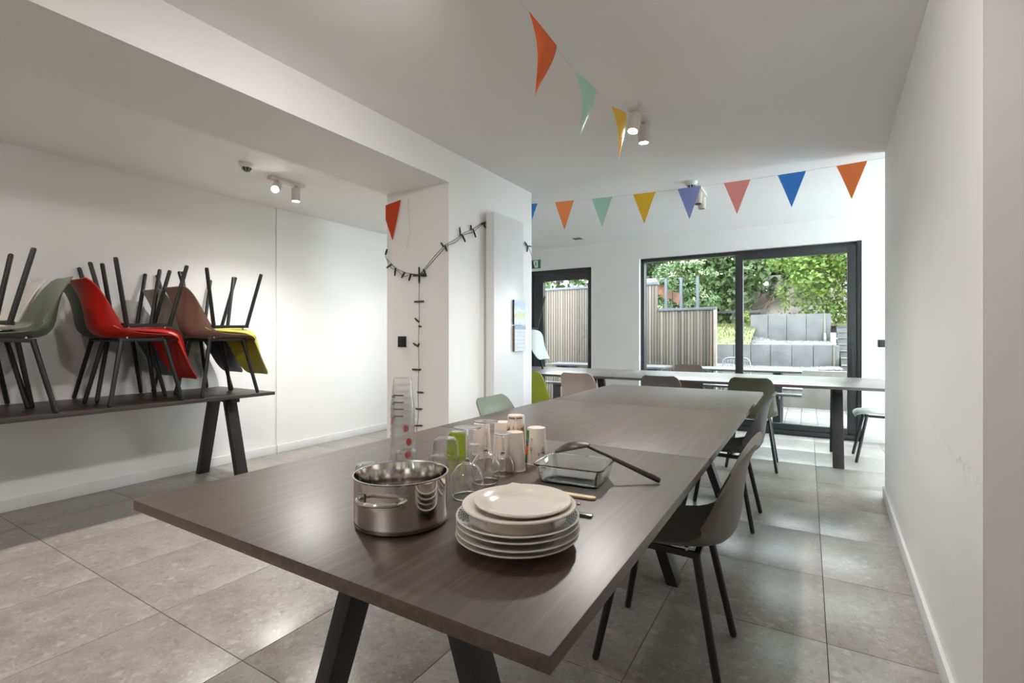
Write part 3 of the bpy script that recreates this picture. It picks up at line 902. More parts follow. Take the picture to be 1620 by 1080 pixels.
bulbs(sw1, [(.16, 1.2, .04), (.42, 3.6, .045), (.52, -1.7, .05), (.72, -2.2, .04), (.86, -2.0, .045)], 'y')
bulbs(sw2, [(.10, -1.1, .05), (.34, 2.2, .03), (.36, -1.2, .04)], 'y')
bulbs(sw2, [(.60, 1.9, .05), (.62, -1.0, .05), (.76, -1.1, .055), (.74, 1.9, .03), (.88, .3, .04), (.90, -.8, .04), (.99, .1, .045), (.99, -1.2, .04)], 'x')
for a in (0, .1, -.2, PI, PI / 2, -PI / 2):
    bulbs(drop, [(.0, a, .05)], 'y')
bulbs(drop, [(.135, 0, .04), (.135, PI, .035), (.255, 2.5, .04), (.265, -.2, .02), (.37, 2.7, .045), (.37, 1.2, .02), (.475, PI, .05), (.475, .1, .02), (.57, 0, .045), (.66, .1, .03), (.66, 3.0, .02), (.745, .1, .045), (.745, 3.25, .05), (.85, 2.9, .05), (.85, -.2, .05)], 'y')
bulbs(sw3, [(.62, 2.7, .05), (.64, -2.0, .05), (.64, .1, .045), (.92, -1.0, .06)], 'x')

# ------------------------------------------------------------------ radiator, calendar, switches, exit sign
rd = thing('panel_radiator', 'tall flat white radiator panel on the pier', 'radiator', (XM, 3.44, 0))
MB().box(.022, .10, -.23, .23, .12, 2.145).obj('panel', M['radiator'], rd, bevel=.004)
MB().box(0, .024, -.19, .19, .16, 2.10).obj('mounting_rail', M['plastic_white'], rd)
cl = thing('wall_calendar', 'open wall calendar with a landscape photo hanging on the white radiator', 'calendar', (XM + .102, 3.575, 1.04))
MB().box(0, .016, -.085, .095, .225, .43).obj('back_pages', M['ink'], cl)
MB().box(0, .02, -.085, .095, .0, .215).obj('back_pages', mat('page_stack', lin(120, 100, 96), .8, noise=.3, nscale=90), cl)
mpic, nt, b = new_mat('landscape_photo')
tc = N(nt, 'ShaderNodeTexCoord'); sx = N(nt, 'ShaderNodeSeparateXYZ'); nz = N(nt, 'ShaderNodeTexNoise'); nz.inputs['Scale'].default_value = 22
ad = N(nt, 'ShaderNodeMath', operation='MULTIPLY_ADD'); ad.inputs[1].default_value = .09
mr = N(nt, 'ShaderNodeMapRange'); mr.inputs['From Min'].default_value = .25; mr.inputs['From Max'].default_value = .48
nt.links.new(tc.outputs['Object'], sx.inputs[0]); nt.links.new(tc.outputs['Object'], nz.inputs['Vector'])
nt.links.new(nz.outputs['Fac'], ad.inputs[0]); nt.links.new(sx.outputs['Z'], ad.inputs[2]); nt.links.new(ad.outputs[0], mr.inputs['Value'])
rp = ramp(nt, [(0, lin(120, 146, 180)), (.2, lin(190, 206, 220)), (.33, lin(176, 178, 110)), (.5, lin(170, 176, 120)), (.56, lin(190, 205, 218)), (.78, lin(120, 150, 188)), (1, lin(140, 168, 200))])
nt.links.new(mr.outputs[0], rp.inputs['Fac']); nt.links.new(rp.outputs['Color'], b.inputs['Base Color']); b.inputs['Roughness'].default_value = .3
MB().box(.016, .0168, -.087, .095, .222, .43).obj('photo_page', mpic, cl)
mgr, nt, b = new_mat('calendar_grid')
tc = N(nt, 'ShaderNodeTexCoord'); mp = N(nt, 'ShaderNodeMapping'); mp.inputs['Rotation'].default_value = (0, PI / 2, PI / 2)
bt = N(nt, 'ShaderNodeTexBrick'); bt.offset = 0; bt.inputs['Color1'].default_value = lin(226, 232, 238); bt.inputs['Color2'].default_value = lin(218, 226, 234); bt.inputs['Mortar'].default_value = lin(160, 178, 200)
bt.inputs['Scale'].default_value = 1; bt.inputs['Brick Width'].default_value = .026; bt.inputs['Row Height'].default_value = .032; bt.inputs['Mortar Size'].default_value = .0012
sw_ = N(nt, 'ShaderNodeSeparateXYZ'); cb = N(nt, 'ShaderNodeCombineXYZ')
nt.links.new(tc.outputs['Object'], sw_.inputs[0]); nt.links.new(sw_.outputs['Y'], cb.inputs[0]); nt.links.new(sw_.outputs['Z'], cb.inputs[1]); nt.links.new(cb.outputs[0], bt.inputs['Vector'])
nt.links.new(bt.outputs['Color'], b.inputs['Base Color']); b.inputs['Roughness'].default_value = .5
MB().box(.02, .0208, -.087, .095, .0, .216).obj('month_page', mgr, cl)
MB().box(.0205, .0212, -.087, .095, .185, .216).obj('page_header', mat('page_header', lin(150, 178, 206), .5), cl)


def wall_switch(x, y, z, label):
    t = thing('wall_switch', label, 'switch', (x, y, z), 0, 'black wall switches')
    MB().box(-.041, .041, -.009, 0, -.041, .041).obj('cover_plate', M['blk_metal'], t, bevel=.003)
    MB().box(-.028, .028, -.013, -.008, .002, .029).obj('rocker', M['wire_green'], t, bevel=.002)
    MB().box(-.028, .028, -.013, -.008, -.029, -.001).obj('rocker', M['wire_green'], t, bevel=.002)


wall_switch(-2.648, YP0, 1.125, 'black double switch on the beige face of the pier')
wall_switch(.70, YF, 1.09, 'black switch on the back wall right of the sliding window')
ex = thing('exit_sign', 'small green and white emergency exit sign above the glazed door', 'sign', (-3.575, YF, 2.28))
MB().box(-.075, .075, -.012, 0, -.065, .065).obj('plate', M['sign_green'], ex, bevel=.002)
MB().box(-.04, .035, -.0135, -.011, -.055, .055).obj('doorway_panel', M['sign_white'], ex)
fg = MB().box(-.008, .008, -.015, -.013, .022, .036).box(-.006, .008, -.015, -.013, -.012, .02).bar((0, -.014, -.01), (-.014, -.014, -.036), .006, .002, (0, 1, 0)).bar((0, -.014, -.01), (.012, -.014, -.03), .006, .002, (0, 1, 0)).bar((0, -.014, .015), (-.018, -.014, .006), .005, .002, (0, 1, 0))
fg.obj('running_figure', M['sign_green'], ex)

# ------------------------------------------------------------------ things on the long table
SEG = 40
VX, VY = Vector((math.cos(math.radians(31.1)), math.sin(math.radians(31.1)), 0)), Vector((-math.sin(math.radians(31.1)), math.cos(math.radians(31.1)), 0))


def frosted_cup(x, y, rb, rt, h, label, m='cup', rotz=0, group='upturned plastic cups'):
    """upturned party cup: mouth rb on the table, base rt on top"""
    t = thing('plastic_cup', label, 'cup', (x, y, TT), rotz, group)
    w = .0012
    MB().lathe([(rb - w, .0), (rb + .0012, 0), (rb + .0012, .003), (rb, .004), (rt + .001, h - .003), (rt, h - .0008), (rt - .002, h), (rt - .004, h - .003), (0, h - .003), (0, h - .0045), (rt - .004, h - .0045), (rb - w, .004), (rb - w, 0)], SEG).obj('wall', M[m], t)
    return t


def cone_r(rb, rt, h, z):
    return rb + (rt - rb) * z / h + .0021


# stock pot
pot = thing('stock_pot', 'shiny stainless steel pot with two riveted handles', 'pot', (-.797, .83, TT))
R, Hh = .1045, .112
MB().lathe([(0, 0), (R - .012, 0), (R - .006, .003), (R - .004, .010), (R - .004, .012), (R, .015), (R, Hh - .004), (R + .003, Hh - .001), (R + .003, Hh), (R - .001, Hh), (R - .0018, Hh - .003), (R - .0018, .012), (R - .012, .006), (0, .006)], 64).obj('body', M['steel'], pot)
MB().lathe([(R - .0035, .004), (R - .0005, .006), (R - .0005, .012), (R - .0035, .0135)], 64).obj('base_disc', M['steel_dark'], pot)
for sgn in (1, -1):
    hd = (-VY * .975 - VX * .2).normalized() * sgn; tg = Vector((-hd.y, hd.x, 0))
    P = []
    for u, o_ in ((-.052, .002), (-.050, .016), (-.044, .026), (-.030, .0305), (0, .032), (.030, .0305), (.044, .026), (.050, .016), (.052, .002)):
        base = hd * math.sqrt(max(R * R - u * u, 0)); P.append(base + tg * u + hd * o_ * 1.0 + Vector((0, 0, .079)))
    hnd_ = MB().tube(catmull(P, 3), .0048, 10).obj('handle', M['steel'], pot)
    for u in (-.047, .047):
        p = hd * math.sqrt(R * R - u * u) + tg * u
        n = p.normalized(); tt_ = Vector((-n.y, n.x, 0)); q = MB()
        b0 = len(q.v)
        for (s1, z_) in ((-.011, .058), (.011, .058), (.010, .088), (-.010, .088)):
            for k in (.0006, .0030):
                pp = n * (R + k) + tt_ * s1; q.v.append((pp.x, pp.y, z_))
        q.f += [(b0 + 1, b0 + 3, b0 + 5, b0 + 7), (b0, b0 + 6, b0 + 4, b0 + 2), (b0, b0 + 2, b0 + 3, b0 + 1), (b0 + 2, b0 + 4, b0 + 5, b0 + 3), (b0 + 4, b0 + 6, b0 + 7, b0 + 5), (b0 + 6, b0, b0 + 1, b0 + 7)]
        q.obj('bracket', M['steel'], hnd_)
        for (r0_, r1_) in ((R + .002, R + .0055), (R - .0065, R - .001)):
            MB().tube([n * r0_ + Vector((0, 0, .067)), n * (r0_ + r1_) / 2 + Vector((0, 0, .067)), n * r1_ + Vector((0, 0, .067))], [.0052, .0058, .0052], 10).obj('rivet', M['steel_in'], hnd_)

# plate stack
PX, PY = -.507, .862
G = 'stacked dinner plates'
WP = [(0, .0015), (.066, .0015), (.068, 0), (.074, 0), (.076, .0025), (.100, .013), (.1235, .0215), (.1255, .0235), (.1245, .0250), (.1225, .0250), (.098, .0165), (.083, .0075), (.076, .0052), (0, .0046)]
wp_mesh = MB().lathe(WP, 72).mesh('plate', angle=50); wp_mesh.materials.append(M['ceramic'])
names = ['bottom white plate of the stack, resting on the table', 'white plate second from the bottom of the stack', 'white plate third from the bottom of the stack', 'white plate with a grey net pattern on its rim, under the cream plates']
for k in range(4):
    o = link('dinner_plate', wp_mesh, None, None); o.location = (PX + (-.002, .002, -.001, 0)[k], PY + (.001, -.002, .002, 0)[k], TT + .0003 + k * .0125)
    if k < 3:
        tag(o, names[k], 'plate', G)
    else:
        t = thing('dinner_plate', names[k], 'plate', o.location, 0, G); o.name = 'plate_body'; o.parent = t; o.location = (0, 0, 0)
        # net pattern: arcs of small dashes on the rim
        q = MB()
        for ring in range(5):
            r_ = .1010 + ring * .0045; n_ = 46
            zr = .0172 + (r_ - .0995) * (.0247 - .0172) / (.1222 - .0995) + .0009
            for i in range(n_):
                a = 2 * PI * (i + (ring % 2) * .5) / n_
                sec = (a * 6 / (2 * PI)) % 1
                if sec > .88:
                    continue
                d1 = 2 * PI / n_ * .36
                dz = .0015 * (.0247 - .0172) / (.1222 - .0995)
                q.quad(*[((r_ + s1) * math.cos(a + s2 * d1), (r_ + s1) * math.sin(a + s2 * d1), zr + (dz if s1 > 0 else -dz)) for s1, s2 in ((-.0015, -1), (.0015, -1), (.0015, 1), (-.0015, 1))])
        pr = q.obj('net_pattern', M['print_grey'], t, fix=False); pr['kind'] = 'stuff'
ztop = TT + .0003 + 3 * .0125 + .0052
CP = [(0, 0.0015), (0.062, 0.0015), (0.063, 0), (0.068, 0), (0.07, 0.0087), (0.088, 0.0254), (0.1, 0.0319), (0.1145, 0.0355), (0.1165, 0.038), (0.1155, 0.0403), (0.113, 0.0406), (0.098, 0.0377), (0.085, 0.0312), (0.072, 0.0159), (0.064, 0.008), (0, 0.005)]
o = MB().lathe(CP, 72).obj('dinner_plate', M['cream'], None, angle=50); o.location = (PX + .002, PY + .003, ztop)
tag(o, 'wide cream plate with raised foot, second from the top of the stack', 'plate', G)
CP2 = [(0, 0.0013), (0.06, 0.0013), (0.063, 0.0), (0.068, 0.0013), (0.08, 0.0091), (0.0945, 0.0169), (0.0985, 0.0192), (0.0995, 0.0215), (0.098, 0.0231), (0.095, 0.0229), (0.08, 0.0146), (0.068, 0.0075), (0.06, 0.006), (0, 0.0057)]
o = MB().lathe(CP2, 72).obj('dinner_plate', M['cream'], None, angle=50); o.location = (PX + .008, PY + .008, ztop + .0245)
tag(o, 'smaller cream plate lying on top of the stack', 'plate', G)


# glasses, all upside down
def tumbler(x, y, rb, rt, h, label, m='tumbler', flutes=0):
    t = thing('drinking_glass', label, 'glass', (x, y, TT), random.random(), 'upturned drinking glasses')
    w = .0022
    prof = [(rb - w * .5, .0002), (rb, .0010), (rb + .0003, .004), (rb + (rt - rb) * .6, h * .62), (rt + .001, h * .86), (rt - .003, h * .95), (rt - .010, h * .995), (rt - .016, h), (0, h - .001)]
    prof += [(0, h - .0035), (rt - .016, h - .0027), (rt - .0105, h * .995 - .0028), (rt - .0045, h * .95 - .002), (rt - w - .0005, h * .85), (rb + (rt - rb) * .55 - w, h * .55), (rb - w, .0012), (rb - w * .5, .0002)]
    o = MB().lathe(prof, SEG if not flutes else flutes * 4)
    if flutes:
        o.v = [(x_ * (1 + .025 * math.cos(flutes * math.atan2(y_, x_))), y_ * (1 + .025 * math.cos(flutes * math.atan2(y_, x_))), z_) for x_, y_, z_ in o.v]
    o.obj('wall', M[m], t)
    return t


tumbler(-.988, .905, .0335, .031, .090, 'clear tumbler upside down at the left of the pot')
tumbler(-1.035, 1.098, .034, .031, .082, 'clear straight tumbler upside down behind the pot rim, left of the cup tower')
tumbler(-.925, 1.115, .033, .028, .075, 'clear tumbler upside down behind the pot, right of the cup tower')
tumbler(-.985, 1.225, .045, .038, .100, 'large round-shouldered clear glass upside down before the green glass')
tumbler(-1.058, 1.375, .036, .032, .088, 'fluted green glass upside down behind the large clear one', 'green_glass', 12)
tumbler(-.895, 1.26, .034, .028, .084, 'clear tumbler upside down between the green glass and the wine glasses')


def wine_glass(x, y, rr, bowl, h, foot, label, tilt=0):
    t = thing('wine_glass', label, 'wine glass', (x, y, TT), random.random(), 'upturned wine glasses')
    b_ = h * .50
    out_ = [(rr, .0004), (rr * 1.12, b_ * .22), (bowl, b_ * .42), (bowl * .93, b_ * .66), (bowl * .62, b_ * .88), (bowl * .25, b_ * .98), (.006, b_ * 1.03), (.0042, b_ * 1.1)]
    prof = catmull(out_, 3)
    inn = [(max(r - .0013, .0002), z - (.0013 if z > b_ * .5 else 0)) for r, z in prof if z < b_ * .985]
    inn = [p for p in inn if p[0] > .003] + [(0, b_ * .97)]
    wl = MB().lathe(prof + [(0, b_ * 1.1)], SEG); wl.v = []; wl.f = []
    wl.lathe([(rr - .0006, .0001)] + prof + [(0, prof[-1][1])], SEG)
    k0 = len(wl.v)
    wl.lathe([(rr - .0006, .0001)] + inn, SEG)
    bm_ = bmesh.new(); me_ = bpy.data.meshes.new('bowl'); me_.from_pydata(wl.v, [], wl.f); bm_.from_mesh(me_)
    bmesh.ops.remove_doubles(bm_, verts=bm_.verts, dist=1e-5); bmesh.ops.recalc_face_normals(bm_, faces=bm_.faces); bm_.to_mesh(me_); bm_.free(); me_.shade_smooth()
    link('bowl', me_, M['glass'], t)
    MB().lathe([(0, b_ * 1.1005)] + catmull([(.0042, b_ * 1.1005), (.0036, b_ * 1.35), (.0036, h * .86), (.0048, h * .95), (.009, h * .980)], 3) + [(0, h * .980)], 16).obj('stem', M['glass'], t)
    MB().lathe([(0, h * .9805), (.009, h * .9805), (foot * .6, h - .0035), (foot, h - .002), (foot + .0006, h - .001), (foot, h), (foot * .5, h - .0006), (0, h - .0012)], SEG).obj('foot', M['glass'], t)
    return t


wine_glass(-.768, 1.045, .038, .0435, .183, .036, 'large wine glass upside down, nearest the plates')
wine_glass(-.800, 1.180, .035, .042, .176, .035, 'large wine glass upside down behind the nearest one, foot highest in view')
wine_glass(-.800, 1.272, .030, .034, .125, .027, 'short stemmed glass upside down behind the two tall wine glasses')

# tower of clear cups
prints = {}
TXc, TYc = -1.205, 1.262
cup_h, cup_rb, cup_rt = .115, .0425, .0305


def clear_cup_mesh():
    w = .0009
    return MB().lathe([(cup_rb + .0014, 0), (cup_rb + .0014, .004), (cup_rb, .005), (cup_rt + .0012, cup_h - .004), (cup_rt, cup_h), (cup_rt - .003, cup_h), (cup_rt - .004, cup_h - .003), (0, cup_h - .003)], SEG).mesh('wall', fix=False)


ccm = clear_cup_mesh(); ccm.materials.append(M['clear_plastic'])
ord_ = ['lowest', 'second lowest', 'third lowest', 'fourth lowest', 'fourth highest', 'third highest', 'second highest', 'topmost']
cam_az = math.atan2(-TYc, -TXc)
for k in range(8):
    t = thing('plastic_cup', '%s clear plastic cup of the tall upturned tower, %s' % (ord_[k], 'with black bar marks' if k > 3 else 'with red fruit print'), 'cup', (TXc, TYc, TT + .0003 + k * .0235), 0, 'tower of clear plastic cups')
    link('wall', ccm, None, t)
    if k > 3:
        for (z0, z1, a0, a1) in ((.0545, .0583, cam_az - .95, cam_az + .05), (.0490, .0525, cam_az - 1.30, cam_az - .72)):
            if k == 5 and z0 < .05:
                continue
            MB().patch(cone_r(cup_rb, cup_rt, cup_h, z0), cone_r(cup_rb, cup_rt, cup_h, z1), z0, z1, a0, a1).obj('bar_mark', M['ink'], t)
    else:
        a = (cam_az + (.45, .55, .30, -1.15)[k])
        zc_ = (.020, .038, .061, .063)[k]
        q = MB(); n_ = 10
        for i in range(n_):
            x_ = -1 + 2 * (i + .5) / n_; hh = .0125 * math.sqrt(1 - x_ * x_) * (1.0 if x_ < 0 else .85) + .001
            a0 = a + x_ * .26 - .026; a1 = a + x_ * .26 + .026
            q.patch(cone_r(cup_rb, cup_rt, cup_h, zc_ - hh), cone_r(cup_rb, cup_rt, cup_h, zc_ + hh), zc_ - hh, zc_ + hh, a0, a1, 1)
        q.obj('fruit_print', M['red_ink'], t)

# upturned frosted and printed cups
frosted_cup(-.795, 1.335, .0345, .0262, .121, 'plain white frosted cup upside down in front of the printed cups')
cA = frosted_cup(-.872, 1.470, .0365, .0265, .150, 'tall white cup printed with colourful houses and a dark band, upside down', rotz=0)
azA = math.atan2(-1.47, .872)
g = lambda z: cone_r(.0365, .0265, .150, z)
for i in range(9):
    a0 = azA - .95 + i * .21
    MB().patch(g(.139), g(.1435), .139, .1435, a0, a0 + (.16 if i != 4 else .06), 3).obj('dark_band', mat('dark_print', lin(74, 54, 46), .5) if i == 0 else bpy.data.materials['dark_print'], cA)
hc = [lin(228, 120, 60), lin(232, 176, 40), lin(120, 96, 84), lin(206, 84, 60), lin(140, 130, 70), lin(96, 76, 70), lin(224, 150, 70), lin(150, 110, 60)]
hm = [mat('house_print', c, .5, noise=.5, nscale=240) for c in hc]
for i in range(16):
    a0 = azA - 1.35 + i * .17; zt_ = random.choice([.095, .103, .108, .113])
    MB().patch(g(.02 + .03 * random.random()), g(zt_), .02, zt_, a0 + .008, a0 + .15, 2).obj('house_print', hm[i % 8], cA)
    MB().patch(g(zt_), g(zt_ + .008), zt_, zt_ + .009, a0 + .06, a0 + .09, 1).obj('spire_print', hm[(i + 2) % 8], cA)

cB = frosted_cup(-.775, 1.442, .0365, .0290, .120, 'white cup with a green and orange picture on one side and black marks, upside down')
azB = math.atan2(-1.442, .775)
g = lambda z: cone_r(.0365, .0290, .120, z)
art = [(.085, .112, -1.50, -.86, lin(52, 140, 56)), (.060, .085, -1.55, -.90, lin(90, 170, 130)), (.055, .080, -1.30, -.95, lin(40, 100, 150)), (.035, .060, -1.5, -.92, lin(240, 130, 40)), (.030, .046, -1.25, -.92, lin(236, 92, 36)), (.012, .034, -1.5, -.95, lin(46, 128, 60)), (.004, .013, -1.45, -1.0, lin(70, 60, 50))]
for k_, (z0, z1, a0, a1, c) in enumerate(art):
    MB().patch(g(z0) + k_ * .00008, g(z1) + k_ * .00008, z0, z1, azB + a0, azB + a1, 5).obj('picture_print', mat('picture_print', c, .5, noise=.15, nscale=200), cB)
for (z0, z1, a0, a1) in ((.0855, .087, -.60, -.44), (.079, .0855, -.47, -.44), (.066, .0672, -.56, -.48), (.050, .0512, -.60, -.42), (.0575, .0587, -.58, -.44), (.0505, .0585, -.60, -.565), (.0505, .0585, -.46, -.43), (.044, .0495, -.53, -.50), (.0385, .040, -.52, -.47),
                         (.038, .0393, .10, .30), (.030, .038, .18, .22), (.040, .0415, .36, .44), (.038, .0465, .52, .56), (.042, .0435, .56, .70), (.036, .0455, .66, .71), (.037, .046, .78, .83), (.0375, .039, .70, .9), (.050, .0515, .50, .8), (.0515, .058, .60, .63), (.057, .0582, .62, .82)):
    MB().patch(g(z0), g(z1), z0, z1, azB + a0, azB + a1, 2).obj('black_mark', M['ink'], cB)
frosted_cup(-1.005, 1.455, .0335, .027, .112, 'white frosted cup upside down behind the stem of the nearest wine glass')
cC = frosted_cup(-.935, 1.485, .0345, .0275, .118, 'white frosted cup with black lettering upside down behind the short stemmed glass')
azC = math.atan2(-1.485, .935); g = lambda z: cone_r(.0345, .0275, .118, z)
for i, (z0, z1, a0, a1) in enumerate(((.086, .0875, .30, .62), (.078, .0795, .42, .66), (.050, .072, .34, .38), (.046, .070, .50, .53), (.048, .068, .60, .62), (.030, .034, .30, .70), (.022, .030, .34, .42), (.022, .030, .50, .58), (.018, .022, .30, .66))):
    MB().patch(g(z0), g(z1), z0, z1, azC + a0, azC + a1, 2).obj('lettering', M['ink'], cC)
frosted_cup(-.965, 1.640, .034, .027, .118, 'bluish white cup upside down, furthest back of the cups', 'cup_cool')

# baking dish
bd = thing('baking_dish', 'rectangular clear glass baking dish', 'dish', (-.585, 1.327, TT), .10)


def rrect(hx, hy, r, z, n=5):
    P = []
    for cx, cy, a0 in ((hx - r, hy - r, 0), (-hx + r, hy - r, PI / 2), (-hx + r, -hy + r, PI), (hx - r, -hy + r, 1.5 * PI)):
        for k in range(n + 1):
            a = a0 + PI / 2 * k / n; P.append((cx + r * math.cos(a), cy + r * math.sin(a), z))
    return P


def loft(loops, cap0=True, cap1=True):
    mb = MB(); n = len(loops[0])
    for l in loops:
        mb.v += l
    for i in range(len(loops) - 1):
        for k in range(n):
            q = (k + 1) % n; mb.f.append((i * n + k, i * n + q, (i + 1) * n + q, (i + 1) * n + k))
    if cap0: mb.f.append(tuple(reversed(range(n))))
    if cap1: mb.f.append(tuple((len(loops) - 1) * n + k for k in range(n)))
    return mb


lp = [rrect(.082, .064, .014, 0.0), rrect(.088, .070, .018, .004), rrect(.099, .080, .022, .050), rrect(.1045, .0855, .024, .053), rrect(.1045, .0855, .024, .056), rrect(.100, .081, .021, .0565), rrect(.0945, .0755, .019, .050), rrect(.084, .066, .015, .009), rrect(.079, .061, .012, .0055)]
loft(lp, cap0=True, cap1=True).obj('dish_body', M['dish_glass'], bd, angle=50)

# serving spoon lying over the dish
sp = thing('serving_spoon', 'dark brown nylon serving spoon resting across the glass dish', 'spoon', (0, 0, 0))
h0 = Vector((-.362, 1.420, TT + .0085)); h1 = Vector((-.490, 1.385, TT + .064)); h2 = Vector((-.525, 1.372, TT + .080)); h3 = Vector((-.560, 1.36, TT + .096))
ax = (h1 - h0).normalized()
hb = MB().tube([h0, h0 + ax * .004, h0 + ax * .05, h1], [.0065, .0082, .0078, .006], 12).obj('handle', M['nylon'], sp)
MB().tube([h0 - ax * .0012, h0 + ax * .001], .0045, 12).obj('end_cap', M['steel_dark'], hb)
MB().box(-.009, .009, -.0025, .0025, -.0006, .0006).obj('hang_slot', M['ink'], hb).matrix_local = Matrix.Translation(h0 + ax * .02 + Vector((0, 0, .0082))) @ ax.to_track_quat('X', 'Z').to_matrix().to_4x4()
MB().tube(catmull([h1, (h1 + h2) / 2 + Vector((0, 0, .001)), h2, h3], 3), .0042, 8).obj('neck', M['nylon'], sp)
q = MB(); nu, nv = 12, 8; a_dir = Vector((-.93, -.30, -.24)).normalized(); s_dir = Vector((.30, -.95, 0)).normalized(); n_dir = s_dir.cross(a_dir).normalized()
if n_dir.z < 0: n_dir = -n_dir
for lay in (0, 1):
    for i in range(nu + 1):
        t = i / nu; hw = .031 * math.sin(PI * min(max(.06 + .90 * t, 0), 1)) ** .6
        for j in range(nv + 1):
            u = -1 + 2 * j / nv
            p = h3 + a_dir * (t * .105 - .008) + s_dir * (u * hw) + n_dir * (.022 * math.sin(PI * (.1 + .8 * t)) * (1 - u * u * .75) - lay * .0025)
            q.v.append(tuple(p))
W = nv + 1; o2 = (nu + 1) * W
for i in range(nu):
    for j in range(nv):
        a = i * W + j
        q.f += [(a, a + 1, a + W + 1, a + W), (o2 + a, o2 + a + W, o2 + a + W + 1, o2 + a + 1)]
for i in range(nu):
    for j in (0, nv):
        a = i * W + j; q.f.append((a, a + W, o2 + a + W, o2 + a))
for j in range(nv):
    q.f.append((j, j + 1, o2 + j + 1, o2 + j)); a = nu * W + j; q.f.append((a, a + 1, o2 + a + 1, o2 + a))
q.obj('bowl', M['nylon'], sp, angle=60)

# wooden spatula, fork and knife behind the plates
ws = thing('wooden_spatula', 'pale wooden spatula lying behind the plates', 'spatula', (-.598, 1.183, TT + .001), .075)
sp_pts = [(-.128, -.026), (-.120, .022), (-.04, .016), (.0, .011), (.09, .0095), (.122, .0095), (.130, .006), (.132, 0), (.130, -.006), (.122, -.0095), (.0, -.011), (-.05, -.020)]
MB().prism(sp_pts, 0, .006).obj('blade_and_handle', M['palewood'], ws, bevel=.0015)
fk = thing('fork', 'steel fork with its tines showing behind the cream plate', 'fork', (-.607, 1.13, TT + .001), .10)
MB().prism([(-.045, -.0035), (-.045, .0035), (.05, .005), (.110, .0075), (.118, .005), (.120, 0), (.118, -.005), (.110, -.0075), (.05, -.005)], 0, .0025).obj('handle', M['steel'], fk, bevel=.0008)
MB().prism([(-.085, -.011), (-.085, .011), (-.060, .010), (-.045, .0035), (-.045, -.0035), (-.060, -.010)], 0, .002).obj('neck', M['steel'], fk)
for i in range(4):
    yy_ = -.0095 + i * .0063
    MB().bar((-.084, yy_, .001), (-.125, yy_, .011), .0026, .0018, (0, 0, 1)).obj('tine', M['steel'], fk)
kf = thing('table_knife', 'steel table knife with its handle end showing right of the plates', 'knife', (-.536, 1.062, TT + .001), .10)
MB().prism([(0, -.0055), (0, .0055), (.085, .007), (.108, .007), (.108, -.007), (.085, -.007)], 0, .006).obj('handle', M['steel_in'], kf, bevel=.0015)
MB().prism([(-.11, -.004), (-.10, .006), (0, .006), (0, -.006), (-.09, -.0075)], .002, .0036).obj('blade', M['steel'], kf)

# ------------------------------------------------------------------ outside: terrace, fence, walls, garden
pt = struct('terrace', MB().box(-7, 4, YF + .34, 9.62, -.2, -.035), M['joint'])
struct('threshold', MB().box(WX0, WX1, YF + .19, YF + .34, -.1, -.012).box(DX0, DX1, YF + .1, YF + .34, -.1, -.012), M['concrete_pale'])
pm = MB().box(-.097, .097, -.147, .147, -.05, 0).mesh('paver', bevel=.004); pm.materials.append(M['paver'])
cnt = 0
for j in range(9):
    for i in range(-13, 8):
        if cnt < 300:
            o = link('paver', pm, None, pt); o.location = (i * .2 + .02, YF + .34 + .15 + j * .3, -.03 + random.uniform(-.002, .002)); cnt += 1
struct('garden_ground', MB().box(-12, 10, 9.62, 30, -.2, .42), M['soil'])
kerb = struct('kerb_wall', MB().box(-3.5, 1.9, 9.55, 9.72, -.2, .60), M['concrete_pale'], bevel=.01)

fn = thing('slatted_fence', 'weathered vertical slat fence with a tall and a lower section', 'fence', (0, 8.15, 0))
st_ = MB().box(-.0195, .0195, -.012, .012, 0, 1).mesh('slat', bevel=.002); st_.materials.append(M['slat'])
x = -4.85
while x < -1.24:
    top = 2.02 if x < -2.13 else 1.585
    o = link('slat', st_, None, fn); o.location = (x, random.uniform(-.002, .002), 0); o.scale = (1, 1, top)
    x += .0475
MB().box(-4.9, -2.125, .02, .05, 0, 2.0).obj('backing_board', M['slat_back'], fn)
MB().box(-2.125, -1.25, .02, .05, 0, 1.56).obj('backing_board', M['slat_back'], fn)
MB().box(-4.9, -2.10, -.03, .07, 2.02, 2.06).obj('cap_rail', M['cap'], fn, bevel=.004)
MB().box(-2.10, -1.21, -.03, .07, 1.585, 1.625).obj('cap_rail', M['cap'], fn, bevel=.004)
MB().box(-1.252, -1.212, -.03, .07, 0, 1.585).obj('end_post', M['post_wood'], fn, bevel=.004)

# retaining walls of concrete elements
e1 = [-1.62, -1.28, -.965, -.615, -.255, .09, .40]
for i, (a, b_) in enumerate(zip(e1, e1[1:])):
    w_ = MB().box(a + .003, b_ - .003, 10.75 + (.0, .012, .02, .005, 0, .015)[i], 10.87, .3, 1.015).obj('concrete_element', M['concrete'], None, bevel=.006)
    tag(w_, ['concrete element of the lower garden wall, beside the fence end', 'lower wall concrete element just left of the sash post', 'lower wall concrete element just right of the sash post', 'third lower wall concrete element right of the sash post', 'lower wall concrete element next to the pale end piece, left', 'last flat concrete element of the lower garden wall'][i], 'wall element', 'concrete elements of the lower garden wall')
w_ = MB().prism([(10.75, .3), (10.87, .3), (10.87, 1.015), (10.75, 1.015), (10.72, .55), (10.70, .3)], .40, .44); w_.v = [(z_, x_, y_) for x_, y_, z_ in w_.v]
o = w_.obj('wall_end_piece', M['concrete_pale'], None); tag(o, 'pale end piece closing the lower garden wall', 'wall element')
o = MB().box(.44, .50, 10.75, 11.6, .3, 1.0).obj('wall_return', M['concrete'], None, bevel=.006); tag(o, 'grey return slab at the right end of the lower garden wall', 'wall element')
e2 = [-1.106, -.756, -.39, -.02, .29]
